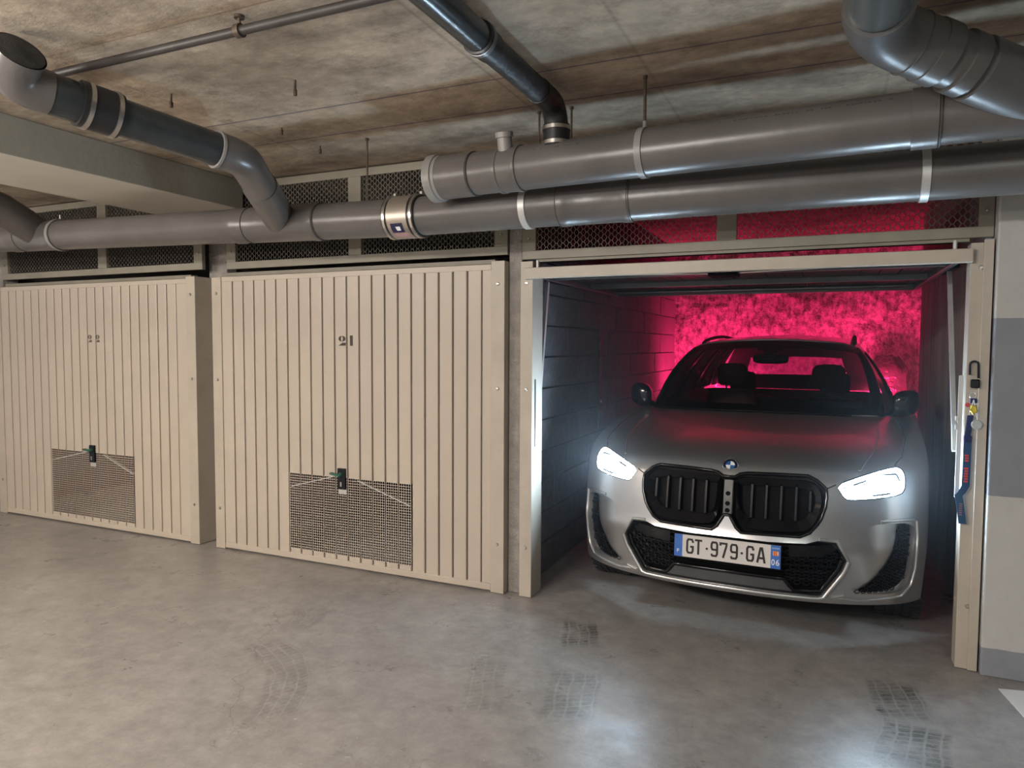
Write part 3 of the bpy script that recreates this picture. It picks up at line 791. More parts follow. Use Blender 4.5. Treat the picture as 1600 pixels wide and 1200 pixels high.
s2 = strap([(.590, -.012, 1.07), (.590, -.013, .96), (.589, -.013, .865), (.575, -.014, .835), (.560, -.014, .815)], .031, simple('teal_blue_strap', (.012, .055, .14), .8), 'strap', ly)
s3 = strap([(.562, -.018, .822), (.566, -.019, .80), (.575, -.019, .74), (.582, -.019, .69)], .031, simple('teal_blue_strap', (.012, .06, .14), .8), 'strap', ly)
pr = MB(); rs = random.Random(9)
z = 1.01
while z > .88:
    if not (.955 < z < .985):
        pr.box(.582-rs.uniform(0, .003), .596, -.0175, -.0165, z-.008, z)
    z -= .012
pr.build('strap_print', 'red', s2, kind='stuff')
pr = MB(); z = .785
while z > .73:
    pr.box(.566, .578, -.0225, -.0215, z-.006, z); z -= .010
pr.build('strap_print', simple('faded_print', (.22, .12, .16), .6), s3, kind='stuff')

# ------------------------------------------------------------------ things at the back of the bay
def bag():
    b = thing('wrapped_bundle', (.58, 4.5, 0), 'tall bundle in dark glossy plastic film behind the car by the plain wall', 'bundle')
    n, m = 36, 40; rows = []
    for j in range(m+1):
        z = 1.40*j/m; row = []
        for i in range(n):
            a = 2*pi*i/n
            x = abs(cos(a))**.5*math.copysign(1, cos(a))*.20; y = abs(sin(a))**.5*math.copysign(1, sin(a))*.13
            k = 1+.10*noise.noise(Vector((cos(a)*2.5, sin(a)*2.5, z*5)))+.05*noise.noise(Vector((cos(a)*7, sin(a)*7, z*14)))
            if j > m-4: k *= 1-.12*(j-m+4)
            row.append((.555+x*k, 4.52+y*k, z+(.03*noise.noise(Vector((x*12, y*12, 3))) if j > m-6 else 0)))
        rows.append(row)
    mb = MB().grid(rows, closed=True); mb.f.append(tuple(m*n+i for i in range(n))); mb.fm.append(0)
    mb.build('film', 'wrap', b, smooth=50)
    pts = [(.555+.19*cos(2*pi*i/24), 4.52+.135*sin(2*pi*i/24), .95) for i in range(24)]
    MB().tube(pts, .012, 6, closed=True).build('tie_band', 'rubber', b, smooth=60)
bag()
bt = thing('wall_batten', (-1.67, 1.67, .98), 'dark upright batten fixed to the grey block wall', 'batten')
MB().box(-1.680, -1.664, 1.655, 1.70, .97, 1.63).build('strip', 'rust', bt, bevel=.003)
MB().tube([(-1.666, 1.678, 1.05), (-1.658, 1.678, 1.05)], .01, 8).build('bolt', 'steel', bt)
# ------------------------------------------------------------------ the car
def build_car():
    TH = .034
    car = thing('car', (-.451, -.125, 0), 'silver car parked nose out in the open bay with headlights lit', 'car', rotz=-TH, local=True)
    PZ = [.20, .235, .26, .30, .42, .52, .56, .70, .82, .86, .895, .93, .97, 1.01, 1.045, 1.075]
    PW = [.085, .052, .040, .035, .015, .0, .01, .03, .06, .08, .12, .20, .36, .62, .90, 1.17]
    # monotone cubic through the centre profile
    n = len(PZ); dl = [(PW[i+1]-PW[i])/(PZ[i+1]-PZ[i]) for i in range(n-1)]
    ms = [dl[0]]+[0 if dl[i-1]*dl[i] <= 0 else 2*dl[i-1]*dl[i]/(dl[i-1]+dl[i]) for i in range(1, n-1)]+[dl[-1]]
    def f(z):
        z = min(max(z, PZ[0]), PZ[-1]); i = max(k for k in range(n-1) if PZ[k] <= z+1e-12)
        h = PZ[i+1]-PZ[i]; t = (z-PZ[i])/h
        return (2*t**3-3*t*t+1)*PW[i]+(t**3-2*t*t+t)*h*ms[i]+(-2*t**3+3*t*t)*PW[i+1]+(t**3-t*t)*h*ms[i+1]
    WD, EX, LN, DR, WE, LR = .93, 2.12, .567, .022, 4.06, .36
    def S(a, z):
        sg = 1 if a >= 0 else -1; q = abs(a)
        if q <= 1:
            t = q*pi/2; s = sin(t)**(2/EX) if t > 0 else 0; c = max(0, cos(t))**(2/EX)
            return Vector((sg*WD*s, f(z)+LN*(1-c), z-DR*s*s))
        tz = max(0, z-.80)/.275
        side = WD-.05*tz*tz*min(1, (q-1)*3)-.02*max(0, (.45-z)/.25)
        if q <= 2:
            w0 = f(z)+LN
            return Vector((sg*side, w0+(WE-w0)*(q-1), z-DR))
        p = min(1, q-2)*pi/2; s = sin(p)**(2/2.6); c = max(0, cos(p))**(2/2.6)
        return Vector((sg*side*c, WE+LR*s-.16*tz, z-DR))
    def NRM(a, z, e=.004):
        d1 = S(a+e, z)-S(a-e, z); d2 = S(a, min(z+e, 1.075))-S(a, z-e)
        nn = d2.cross(d1)
        if nn.length < 1e-12: nn = Vector((0, -1, 0))
        nn.normalize()
        p = S(a, z)
        if nn.dot(p-Vector((0, 2.2, .45))) < 0: nn = -nn
        return nn
    # domain: (A, V) with A ~ metres around, V ~ arc length up the centre profile
    ZS = [.20+.875*i/400 for i in range(401)]; VS = [0.]
    for i in range(400): VS.append(VS[-1]+sqrt((ZS[i+1]-ZS[i])**2+(f(ZS[i+1])-f(ZS[i]))**2))
    def z2v(z):
        x = (z-.20)/.875*400; i = min(399, max(0, int(x))); return VS[i]+(VS[i+1]-VS[i])*(x-i)
    def v2z(v):
        lo, hi = 0, 400
        while hi-lo > 1:
            mdl = (lo+hi)//2
            if VS[mdl] <= v: lo = mdl
            else: hi = mdl
        return ZS[lo]+(ZS[hi]-ZS[lo])*min(1, max(0, (v-VS[lo])/(VS[hi]-VS[lo])))
    KA = 1.15
    def a2A(a):
        q = abs(a); r = q*KA if q <= 1 else (KA+(q-1)*3.2 if q <= 2 else KA+3.2+(q-2)*1.0)
        return math.copysign(r, a)
    def A2a(A):
        q = abs(A); r = q/KA if q <= KA else (1+(q-KA)/3.2 if q <= KA+3.2 else 2+(q-KA-3.2))
        return math.copysign(r, A)
    def u2a(u): return math.copysign(math.asin(min(1, abs(u)/WD)**(EX/2))/(pi/2), u)
    def dom(u, z):
        # z given at the surface (with droop removed)
        s = abs(u)/WD; return (a2A(u2a(u)), z2v(min(1.075, z+DR*s*s)))
    def domflank(w, z, sg=1):
        zz = z+DR; w0 = f(zz)+LN
        if w >= w0: a = 1+(w-w0)/(WE-w0)
        else: a = math.acos(max(0, 1-(w-f(zz))/LN)**(EX/2))/(pi/2)
        return (a2A(sg*a), z2v(min(1.075, zz)))
    def dense(poly, step=.03, closed=True):
        out = []; m = len(poly)
        for i in range(m if closed else m-1):
            a, b = poly[i], poly[(i+1) % m]; L = sqrt((a[0]-b[0])**2+(a[1]-b[1])**2); k = max(1, int(L/step))
            out += [(a[0]+(b[0]-a[0])*j/k, a[1]+(b[1]-a[1])*j/k) for j in range(k)]
        if not closed: out.append(poly[-1])
        return out
    def rounded(poly, it=2, closed=True):
        for _ in range(it):
            q = []; m = len(poly)
            for i in range(m):
                a, b = poly[i], poly[(i+1) % m]
                q += [(a[0]*.78+b[0]*.22, a[1]*.78+b[1]*.22), (a[0]*.22+b[0]*.78, a[1]*.22+b[1]*.78)]
            poly = q
        return poly
    def inpoly(p, poly):
        c = False; m = len(poly); j = m-1
        for i in range(m):
            xi, yi = poly[i]; xj, yj = poly[j]
            if (yi > p[1]) != (yj > p[1]) and p[0] < (xj-xi)*(p[1]-yi)/(yj-yi)+xi: c = not c
            j = i
        return c
    def nearest(p, segs):
        best = 9
        for (ax, ay), (bx, by) in segs:
            dx, dy = bx-ax, by-ay; L = dx*dx+dy*dy
            t = 0 if L == 0 else max(0, min(1, ((p[0]-ax)*dx+(p[1]-ay)*dy)/L))
            d = (p[0]-ax-t*dx)**2+(p[1]-ay-t*dy)**2
            if d < best: best = d
        return sqrt(best)
    mirror = lambda poly: [(-x, y) for x, y in reversed(poly)]
    def U(pts, **k): return dense([dom(u, z) for u, z in pts], **k)
    def cdt(loops, gridpts):
        verts, edges = [], []
        segs = []
        for L in loops:
            k = len(verts); verts += [Vector(p) for p in L]; m = len(L)
            edges += [(k+i, k+(i+1) % m) for i in range(m)]
            segs += [(L[i], L[(i+1) % m]) for i in range(m)]
        cells = {}
        for s in segs:
            for gx in range(int(math.floor(min(s[0][0], s[1][0])*10))-1, int(math.floor(max(s[0][0], s[1][0])*10))+2):
                for gy in range(int(math.floor(min(s[0][1], s[1][1])*10))-1, int(math.floor(max(s[0][1], s[1][1])*10))+2):
                    cells.setdefault((gx, gy), []).append(s)
        for p in gridpts:
            ss = cells.get((int(math.floor(p[0]*10)), int(math.floor(p[1]*10))))
            if ss and nearest(p, ss) < .009: continue
            verts.append(Vector(p))
        v, e, fc, *_ = delaunay_2d_cdt(verts, edges, [], 0, 1e-6)
        return [tuple(p) for p in v], fc
    def to3d(p, off=0.):
        a, z = A2a(p[0]), v2z(p[1]); q = S(a, z)
        if off: q = q-NRM(a, z)*off
        return q
    def panel(name, mat, loop, off=0., step=.03, parent=car, smooth=60, label=None, solid=0, kind=None):
        xs = [p[0] for p in loop]; ys = [p[1] for p in loop]
        g = []; x = min(xs)+step/2
        while x < max(xs):
            y = min(ys)+step/2
            while y < max(ys):
                if inpoly((x, y), loop): g.append((x, y))
                y += step
            x += step
        v, fc = cdt([loop], g)
        fo = off if callable(off) else (lambda p: off)
        keep = [t for t in fc if inpoly((sum(v[i][0] for i in t)/len(t), sum(v[i][1] for i in t)/len(t)), loop)]
        m = MB().add([to3d(p, fo(p)) for p in v], keep)
        return m.build(name, mat, parent, smooth=smooth, label=label, solid=solid, recalc=True, kind=kind)
    def rim(mb, loop, d0, d1, mi=0):
        f0 = d0 if callable(d0) else (lambda p: d0); f1 = d1 if callable(d1) else (lambda p: d1)
        mb.grid([[to3d(p, f0(p)) for p in loop+loop[:1]], [to3d(p, f1(p)) for p in loop+loop[:1]]], mi)

    # --- outlines in (lateral, height)
    kid = [(0, .832), (.03, .834), (.056, .850), (.09, .856), (.216, .860), (.37, .859), (.412, .840), (.455, .802), (.459, .76), (.455, .715), (.436, .655), (.420, .628), (.388, .588), (.345, .567), (.205, .566), (.073, .563), (.047, .584), (.022, .628), (.014, .642), (0, .643)]
    KID = U(kid+[(-x, z) for x, z in kid[-2:0:-1]], step=.02)
    itk = [(0, .536), (.20, .532), (.375, .537), (.425, .552), (.508, .546), (.555, .457), (.537, .40), (.449, .272), (.43, .268), (.24, .272), (0, .276)]
    ITK = U(itk+[(-x, z) for x, z in itk[-2:0:-1]], step=.03)
    vent = rounded([(.858, .630), (.70, .640), (.635, .618), (.585, .56), (.567, .48), (.570, .38), (.585, .305), (.62, .284), (.795, .282), (.836, .34), (.852, .50)], 2)
    VR = dense([dom(u, z) for u, z in vent], step=.025); VL = mirror(VR)
    hl = rounded([(.497, .821), (.62, .868), (.757, .899), (.792, .888), (.806, .856), (.806, .80), (.788, .772), (.68, .757), (.556, .750), (.535, .762)], 1)
    hl = [(x, z) for x, z in hl]
    HR = dense([dom(u, z) for u, z in hl], step=.02); HL = mirror(HR)
    # wheel arches on the flanks
    ZW, RA = .345, .385
    def arch(w0, sg):
        pts = [(w0+RA*cos(a), ZW+RA*sin(a)) for a in [pi*i/24 for i in range(25)]]
        pts = [(w, max(z, .25)) for w, z in pts]
        pts = [(w0-RA, .238-DR+.0005)] + pts[::-1] + [(w0+RA, .238-DR+.0005)]
        return dense([domflank(w, z, sg) for w, z in pts], step=.05)
    WF, WR = .84, 3.53
    ARC = [arch(w, s) for w in (WF, WR) for s in (1, -1)]
    AMX = a2A(3)
    zb, ztp = z2v(.238), z2v(1.0745)
    outer = dense([(-AMX, zb), (AMX, zb), (AMX, ztp), (-AMX, ztp)], step=.06)
    # bonnet outline: kidney top, tip to headlamp, along the lamp, back along the wing
    bon = [(0, .833), (.03, .835), (.056, .851), (.09, .857), (.216, .861), (.37, .860), (.412, .841), (.455, .803), (.497, .8215), (.62, .869), (.755, .900), (.795, .93), (.825, .985), (.822, 1.02), (.80, 1.045)]
    BON = [dom(u, z) for u, z in bon]; BON += [(dom(.80, 1.05)[0], ztp-.0)]
    BON = dense(BON, step=.025, closed=False)
    BONL = BON+[(-x, y) for x, y in reversed(BON)][0:]
    g = []
    A = -AMX+.02
    while A < AMX:
        fine = abs(A) < KA+.1
        V = zb+.015
        while V < ztp:
            g.append((A+random.uniform(-.002, .002), V)); V += .028 if fine else .06
        A += .028 if fine else .075
    holes = [KID, ITK, VR, VL, HR, HL]+ARC
    v, fc = cdt([outer]+holes, g)
    P3 = [to3d(p) for p in v]
    bonp = BON+[(-x, y) for x, y in reversed(BON)]
    parts = {'bonnet': [], 'front_bumper': [], 'side_panel': [], 'rear_bumper': []}
    cells = [(h, min(p[0] for p in h), max(p[0] for p in h), min(p[1] for p in h), max(p[1] for p in h)) for h in holes]
    for t in fc:
        c = (sum(v[i][0] for i in t)/len(t), sum(v[i][1] for i in t)/len(t))
        if any(x0 <= c[0] <= x1 and y0 <= c[1] <= y1 and inpoly(c, h) for h, x0, x1, y0, y1 in cells): continue
        k = 'bonnet' if abs(c[0]) < KA and inpoly(c, bonp) else 'front_bumper' if abs(c[0]) <= KA and c[1] < z2v(.93) else 'side_panel' if abs(c[0]) <= KA+3.2 else 'rear_bumper'
        parts[k].append(t)
    for k, ts in parts.items():
        for sg in ((1, -1) if k == 'side_panel' else (0,)):
            tt = [t for t in ts if not sg or v[t[0]][0]*sg > 0]
            used = {}; m = MB(); fs = []
            for t in tt:
                fs.append(tuple(used.setdefault(i, len(used)) for i in t))
            m.add([P3[i] for i in used], fs)
            if k == 'front_bumper':
                ss = lambda p: 0.0
                rim(m, KID, 0, .05); rim(m, ITK, 0, .06); rim(m, VR, 0, .04); rim(m, VL, 0, .04); rim(m, HR, 0, .05); rim(m, HL, 0, .05)
            m.build(k, 'paint', car, smooth=32)
    # --- raised body lips
    def lip(pts, r, name='bumper_lip', mat='paint', off=0., flat=1., parent=car):
        q = dense([dom(u, z) for u, z in pts], step=.03, closed=False)
        P_ = [to3d(p, off) for p in q]
        return MB().tube(P_, r, 10, flat=flat).build(name, mat, parent, smooth=60)
    for s in (1, -1):
        lip([(s*x, z) for x, z in ((.565, .457), (.545, .398), (.456, .262), (.43, .256), (.24, .259), (0, .262))], .0125)
        lip([(s*x, z) for x, z in ((.70, .648), (.80, .650), (.862, .640), (.868, .55), (.864, .40), (.846, .315), (.80, .262), (.61, .252), (.49, .268), (.545, .278))], .008)
        lip([(s*x, z) for x, z in ((.432, .560), (.513, .553), (.563, .457))], .008)
    # --- kidney grille
    ring = MB(); rim(ring, KID, -.004, .03)
    ins = rounded([(x*.962 if abs(x) > .05 else x, .705+(z-.705)*.90) for x, z in kid], 1)
    gr = panel('kidney_grille', 'black', KID, .055, .04, label='black double kidney grille')
    def loopring(src, k, o0, o1, r):
        q = [to3d(p, o0) for p in src]; return MB().tube(q, r, 8, closed=True)
    loopring(KID, 1, .002, 0, .009).build('grille_surround', 'gloss', gr, smooth=60)
    # inner bevelled frame of each half
    for s in (1, -1):
        half = rounded([(.05, .838), (.37, .842), (.43, .80), (.44, .72), (.405, .62), (.345, .585), (.085, .582), (.045, .64), (.04, .80)], 2)
        inner = rounded([(.062, .805), (.36, .808), (.405, .78), (.41, .72), (.375, .655), (.33, .635), (.10, .632), (.068, .67), (.06, .79)], 2)
        o = [dom(s*x, z) for x, z in half]; i_ = [dom(s*x, z) for x, z in inner]
        m = MB(); m.grid([[to3d(p, .006) for p in o+o[:1]], [to3d(p, .034) for p in i_+i_[:1]]])
        m.build('grille_frame', 'gloss', gr, smooth=70)
        for x in (.115, .185, .255, .325, .39):
            zt_, zb_ = (.808, .640) if x < .38 else (.79, .69)
            pts = [dom(s*x, zb_+(zt_-zb_)*k/6) for k in range(7)]
            m = MB()
            for k in range(6):
                a, b = to3d(pts[k], .022), to3d(pts[k+1], .022); a2, b2 = to3d(pts[k], .052), to3d(pts[k+1], .052)
                dx = Vector((.0085, 0, 0))
                m.add([a-dx*.6, a+dx*.6, a2+dx, a2-dx, b-dx*.6, b+dx*.6, b2+dx, b2-dx], [(0, 1, 5, 4), (1, 2, 6, 5), (3, 0, 4, 7), (0, 3, 2, 1), (4, 5, 6, 7)])
            m.build('slat', 'plastic', gr)
    sn = MB()
    rows = [[to3d(dom(x, z), .008) for x in (-.021, -.012, .012, .021)] for z in (.648, .70, .76, .818)]
    sn.grid(rows); rows = [[to3d(dom(x, z), .05) for x in (-.021, .021)] for z in (.648, .818)]
    sn.grid(rows); sn.build('sensor_cover', 'valance', gr, smooth=30)
    for z in (.70, .75, .665): MB().lathe(to3d(dom(0, z), .007), (0, -1, 0), [(0, .012), (.003, .010), (.002, .004)], 14).build('sensor', 'black', gr, smooth=40)
    # --- lower intake
    lg = panel('lower_intake', 'black', ITK, .065, .05, label='black lower air intake')
    loopring(ITK, 1, .012, 0, .006).build('intake_surround', 'plastic', lg, smooth=60)
    m = MB()
    for k in range(6):
        z = .335+.034*k
        xw = .53 if z > .40 else .48
        pts = [to3d(dom(-xw+2*xw*j/24, z), .045) for j in range(25)]
        m.tube(pts, .0045, 6)
    m.build('intake_slats', 'plastic', lg, smooth=60, kind='stuff')
    for s in (1, -1):
        m = MB()
        for r in range(8):
            for c in range(6):
                u = .30+.042*c+(.021 if r % 2 else 0); z = .318+.026*r
                if u > .535-.30*max(0, .40-z)-.6*max(0, z-.47) or u < .30: continue
                q = [dom(s*(u+.017*cos(a)), z+.012*sin(a)) for a in (0, pi/3, 2*pi/3, pi, 4*pi/3, 5*pi/3)]
                m.tube([to3d(p, .034) for p in q], .0032, 5, closed=True)
        m.build('intake_mesh', 'plastic', lg, smooth=60, kind='stuff')
        pn = panel('intake_panel', 'gloss', dense([dom(s*x, z) for x, z in ((.30, .52), (.49, .535), (.52, .50), (.44, .46), (.30, .45))], step=.04), .030, .05, parent=lg)
        # dark glossy inner trapezium frame
        q = dense([dom(s*x, z) for x, z in ((.54, .455), (.525, .405), (.445, .285), (.325, .283), (.305, .302), (.277, .338), (0, .342))], step=.03, closed=False)
        MB().tube([to3d(p, .022) for p in q], .011, 8).build('intake_trim', 'gloss', lg, smooth=60)
    panel('lower_valance', 'valance', U([(-.285, .335), (-.315, .296), (-.33, .276), (0, .278), (.33, .276), (.315, .296), (.285, .335), (0, .338)]), .018, .04, parent=lg)
    # --- corner vents: painted blade falling back to a dark mesh
    def udepth(p):
        a, z = A2a(p[0]), v2z(p[1]); u = abs(S(a, z).x)
        zz = z-DR*(u/WD)**2
        t = min(1, max(0, (u-(.60+.10*max(0, (.52-zz))))/.22))
        d = .030*t*t*(3-2*t)
        return d
    for s, loop in ((1, VR), (-1, VL)):
        pk_ = panel('vent_blade', 'paint', loop, lambda p: .001+udepth(p), .02, smooth=70)
        dk = [(.795, .634), (.850, .626), (.856, .52), (.842, .36), (.806, .312), (.75, .296), (.585, .300), (.68, .365), (.755, .455), (.788, .54)]
        dkl = dense([dom(s*x, z) for x, z in rounded(dk, 1)], step=.02)
        if s < 0: dkl = dkl[::-1]
        vm = panel('vent_insert', 'black', dkl, lambda p: udepth(p)-.004, .02, parent=pk_, smooth=60)
        m = MB()
        for r in range(14):
            z = .305+.024*r
            for c in range(9):
                u = .60+.028*c+(.014 if r % 2 else 0)
                if not inpoly((u, z), dk) or not inpoly((u+.012, z), dk): continue
                q = [dom(s*(u+.012*cos(a)), z+.010*sin(a)) for a in (0, pi/3, 2*pi/3, pi, 4*pi/3, 5*pi/3)]
                m.tube([to3d(p, udepth(p)-.009) for p in q], .0025, 5, closed=True)
        m.build('vent_mesh', 'plastic', vm, kind='stuff', smooth=60)
    # --- headlamps
    for s, loop in ((1, HR), (-1, HL)):
        h = panel('headlamp', 'chrome', loop, .05, .03, label='lit headlamp unit')
        loopring(loop, 1, .002, 0, .0035).build('lamp_seal', 'black', h, smooth=60)
        hs = hl
        cx_, cz_ = .68, .822
        def sub(pts): 
            q = dense([dom(s*x, z) for x, z in pts], step=.02)
            return q if s > 0 else q[::-1]
        # bright projector boxes with thin dark dividers, wrapped by the daytime-light strips
        panel('light_unit', 'drl', sub(rounded([(.655, .775), (.765, .785), (.775, .86), (.74, .872), (.655, .845)], 1)), .020, .03, parent=h)
        panel('light_unit', 'drl', sub(rounded([(.548, .765), (.640, .769), (.640, .835), (.56, .81)], 1)), .020, .03, parent=h)
        for pts in (((.515, .815), (.62, .855), (.757, .889), (.783, .880), (.796, .852), (.797, .805), (.785, .782)), ((.640, .848), (.647, .80), (.644, .764)), ((.557, .759), (.68, .764), (.775, .777)), ((.520, .805), (.548, .766))):
            q = dense([dom(s*x, z) for x, z in pts], step=.02, closed=False)
            MB().tube([to3d(p, .014) for p in q], .0085, 8).build('light_strip', 'drl', h, smooth=60)
        for pts in (((.575, .822), (.63, .842)), ((.70, .868), (.765, .868), (.782, .835)), ((.66, .772), (.74, .780))):
            q = dense([dom(s*x, z) for x, z in pts], step=.02, closed=False)
            MB().tube([to3d(p, .004) for p in q], .0055, 8).build('divider', 'black', h, smooth=60)
        MB().lathe(to3d(dom(s*.545, .795), .012), NRM(u2a(s*.545), .80), [(0, .011), (.004, .009), (.003, .001)], 16).build('side_marker', simple('pale_blue_marker', (.16, .42, .52), .3), h, smooth=40)
        panel('lamp_cover', 'lens', loop, .0005, .03, parent=h)
    # --- shut lines and bonnet creases
    for s in (1, -1):
        for pts in (((.457, .802), (.497, .8215)), ((.757, .900), (.795, .93), (.825, .985), (.822, 1.02), (.80, 1.045))):
            lip([(s*x, z) for x, z in pts], .0032, 'panel_gap', 'seam', .0008)
        lip([(s*x, z) for x, z in ((.60, .885), (.66, .95), (.69, 1.0), (.69, 1.03))], .011, 'bonnet_crease', 'paint', .0085)
    # --- roundel
    bz = .884; c = S(0, bz); nn = NRM(0, bz).lerp(Vector((0, -1, .0)), .35).normalized()
    bx = Vector((1, 0, 0)); by = nn.cross(bx).normalized()
    if by.z < 0: by = -by
    c = c-nn*.004
    em = MB().lathe(c, nn, [(0, .041), (.006, .041), (.009, .038), (.009, .036), (.007, .035)], 40).build('roundel', 'chrome', car, smooth=40, label='round blue and white emblem')
    MB().lathe(c+nn*.006, nn, [(0, .0355), (.0015, .0355), (.002, .023)], 40).build('emblem_ring', simple('emblem_dark', (.006, .010, .03), .2), em, smooth=40)
    for k in range(4):
        a0 = pi/2*k
        pl = [(0, 0)]+[(.0225*cos(a0+pi/2*j/8), .0225*sin(a0+pi/2*j/8)) for j in range(9)]
        MB().prism(pl, lambda p, d: c+nn*(.007+d)+bx*p[0]+by*p[1], 0, .002).build('emblem_quarter', 'badge_white' if k in (0, 2) else 'badge_blue', em)
    # --- number plate
    pz, tilt = .466, .06
    pc = Vector((.004, S(0, pz).y-.012, pz))
    px_ = Vector((1, 0, 0)); pup = Vector((0, .075, 1)).normalized(); pn_ = px_.cross(pup)
    def PP(x, y, d=0.): return pc+px_*(x-.26)+pup*(y-.057)-Vector((0, 1, 0))*d
    def pbox(mb, x0, x1, y0, y1, d0, d1, mi=0):
        vv = [PP(x, y, d) for x in (x0, x1) for y in (y0, y1) for d in (d0, d1)]
        return mb.add(vv, [(0, 1, 3, 2), (4, 6, 7, 5), (0, 4, 5, 1), (2, 3, 7, 6), (0, 2, 6, 4), (1, 5, 7, 3)], mi)
    carrier = MB(); pbox(carrier, -.004, .524, -.004, .118, -.03, .0)
    pl_ = pbox(MB(), 0, .52, 0, .114, 0, .003).build('number_plate', 'plate', car, bevel=.001, label='white plate reading GT-979-GA')
    carrier.build('plate_carrier', 'black', pl_)
    pbox(MB(), .0, .041, .0, .114, .003, .0036).build('plate_band', 'blue', pl_)
    pbox(MB(), .474, .52, .0, .114, .003, .0036).build('plate_band', 'blue', pl_)
    glyphs = {}
    def glyph(ch):
        if ch not in glyphs:
            cu = bpy.data.curves.new('glyph', 'FONT'); cu.body = ch; cu.resolution_u = 4; cu.offset = .012
            o = bpy.data.objects.new('glyph', cu); COL.objects.link(o)
            dg = bpy.context.evaluated_depsgraph_get(); dg.update(); me = o.evaluated_get(dg).to_mesh()
            vs = [(q.co.x, q.co.y) for q in me.vertices]; fs = [tuple(p.vertices) for p in me.polygons]
            o.evaluated_get(dg).to_mesh_clear(); bpy.data.objects.remove(o); bpy.data.curves.remove(cu)
            x0, x1 = min(q[0] for q in vs), max(q[0] for q in vs); y0, y1 = min(q[1] for q in vs), max(q[1] for q in vs)
            glyphs[ch] = ([((q[0]-x0)/(x1-x0), (q[1]-y0)/(y1-y0)) for q in vs], fs)
        return glyphs[ch]
    def put(mb, ch, x0, x1, y0, y1, d=.0038):
        vs, fs = glyph(ch); mb.add([PP(x0+(x1-x0)*a, y0+(y1-y0)*b, d) for a, b in vs], fs)
    def stroke(mb, pts, w, x0, x1, y0, y1, closed=False):
        # constant-width strokes for the square plate letters
        pts = [Vector((x0+(x1-x0)*a, y0+(y1-y0)*b)) for a, b in pts]
        L, Rr = [], []
        m = len(pts)
        for i in range(m):
            d0 = (pts[i]-pts[i-1]) if (i > 0 or closed) else (pts[1]-pts[0])
            d1 = (pts[(i+1) % m]-pts[i]) if (i < m-1 or closed) else (pts[-1]-pts[-2])
            d0.normalize(); d1.normalize(); b = (d0+d1).normalized(); nrm = Vector((-b.y, b.x)); k = w/2/max(.5, nrm.dot(Vector((-d0.y, d0.x))))
            L.append(pts[i]+nrm*k); Rr.append(pts[i]-nrm*k)
        n_ = m if closed else m-1
        mb.add([PP(q.x, q.y, .0038) for q in L+Rr], [(i, (i+1) % m, m+(i+1) % m, m+i) for i in range(n_)])
    lt = MB(); wS = .0105
    G_ = [(.93, .76), (.93, .86), (.78, 1), (.22, 1), (.06, .86), (.06, .14), (.22, 0), (.78, 0), (.94, .14), (.94, .46), (.52, .46)]
    nine = [(.06, .14), (.2, 0), (.78, 0), (.94, .14), (.94, .86), (.78, 1), (.22, 1), (.06, .86), (.06, .58), (.2, .46), (.94, .46)]
    y0, y1 = .024, .092
    def ch(c_, x0, x1):
        if c_ == 'G': stroke(lt, G_, wS, x0, x1, y0, y1)
        elif c_ == '9': stroke(lt, nine, wS, x0, x1, y0, y1)
        elif c_ == 'T': stroke(lt, [(-.05, 1), (1.05, 1)], wS, x0, x1, y0, y1); stroke(lt, [(.5, 1.07), (.5, -.07)], wS, x0, x1, y0, y1)
        elif c_ == '7': stroke(lt, [(0, .82), (0, 1), (.95, 1), (.95, .84), (.45, -.07)], wS, x0, x1, y0, y1)
        elif c_ == 'A': stroke(lt, [(.0, -.07), (.40, 1), (.60, 1), (1., -.07)], wS, x0, x1, y0, y1); stroke(lt, [(.16, .28), (.84, .28)], wS, x0, x1, y0, y1)
        elif c_ == '-': stroke(lt, [(0, .46), (1, .46)], wS*1.0, x0, x1, y0, y1)
    for c_, a, b in (('G', .064, .097), ('T', .106, .140), ('-', .160, .171), ('9', .187, .219), ('7', .233, .264), ('9', .283, .316), ('-', .332, .343), ('G', .361, .394), ('A', .412, .447)): ch(c_, a, b)
    lt.build('plate_lettering', 'ink', pl_)
    m = MB(); put(m, 'F', .014, .026, .020, .038); put(m, '0', .4775, .494, .016, .046); put(m, '6', .4985, .515, .016, .046)
    m.build('plate_lettering', 'white', pl_)
    m = MB()
    for k in range(12):
        a = 2*pi*k/12; x, y = .0205+.0125*cos(a), .078+.0145*sin(a); pbox(m, x-.0012, x+.0012, y-.0014, y+.0014, .0036, .0040)
    m.build('plate_stars', simple('faded_star', (.10, .24, .45), .4), pl_)
    m = MB(); pbox(m, .484, .511, .064, .086, .0036, .0041); m.build('plate_crest', 'orange', pl_)
    m = MB(); pbox(m, .490, .4935, .064, .084, .0041, .0045); pbox(m, .4985, .502, .064, .084, .0041, .0045); m.build('plate_crest', 'red', pl_)
    m = MB(); pbox(m, .505, .5095, .070, .083, .0041, .0045); m.build('plate_crest', 'plate', pl_)
    m = MB()
    for k in range(6): pbox(m, .480+.006*k, .484+.006*k, .096, .104, .0036, .0040)
    m.build('plate_crest', simple('pale_plate_print', (.30, .42, .65), .4), pl_)

    # --- greenhouse
    ZT = 1.075
    def base(a):   # windscreen base
        t = abs(a)*.745; s = t/WD; c_ = (1-s**EX)**(1/EX); return Vector((math.copysign(t, a), f(ZT)+LN*(1-c_)-.01, ZT-DR*s*s-.008))
    def roof(u, w):   # roof skin: u in [-1,1], w along
        k = (w-1.90)/2.1
        half = .595-.03*k*k
        zc = 1.548+.055*sin(pi*min(1, max(0, (k+.05)/1.5)))-.03*max(0, k-.5)
        return Vector((u*half, w+.10*u*u*(1-k), zc-.045*u*u-.028*max(0, abs(u)-.85)/.15))
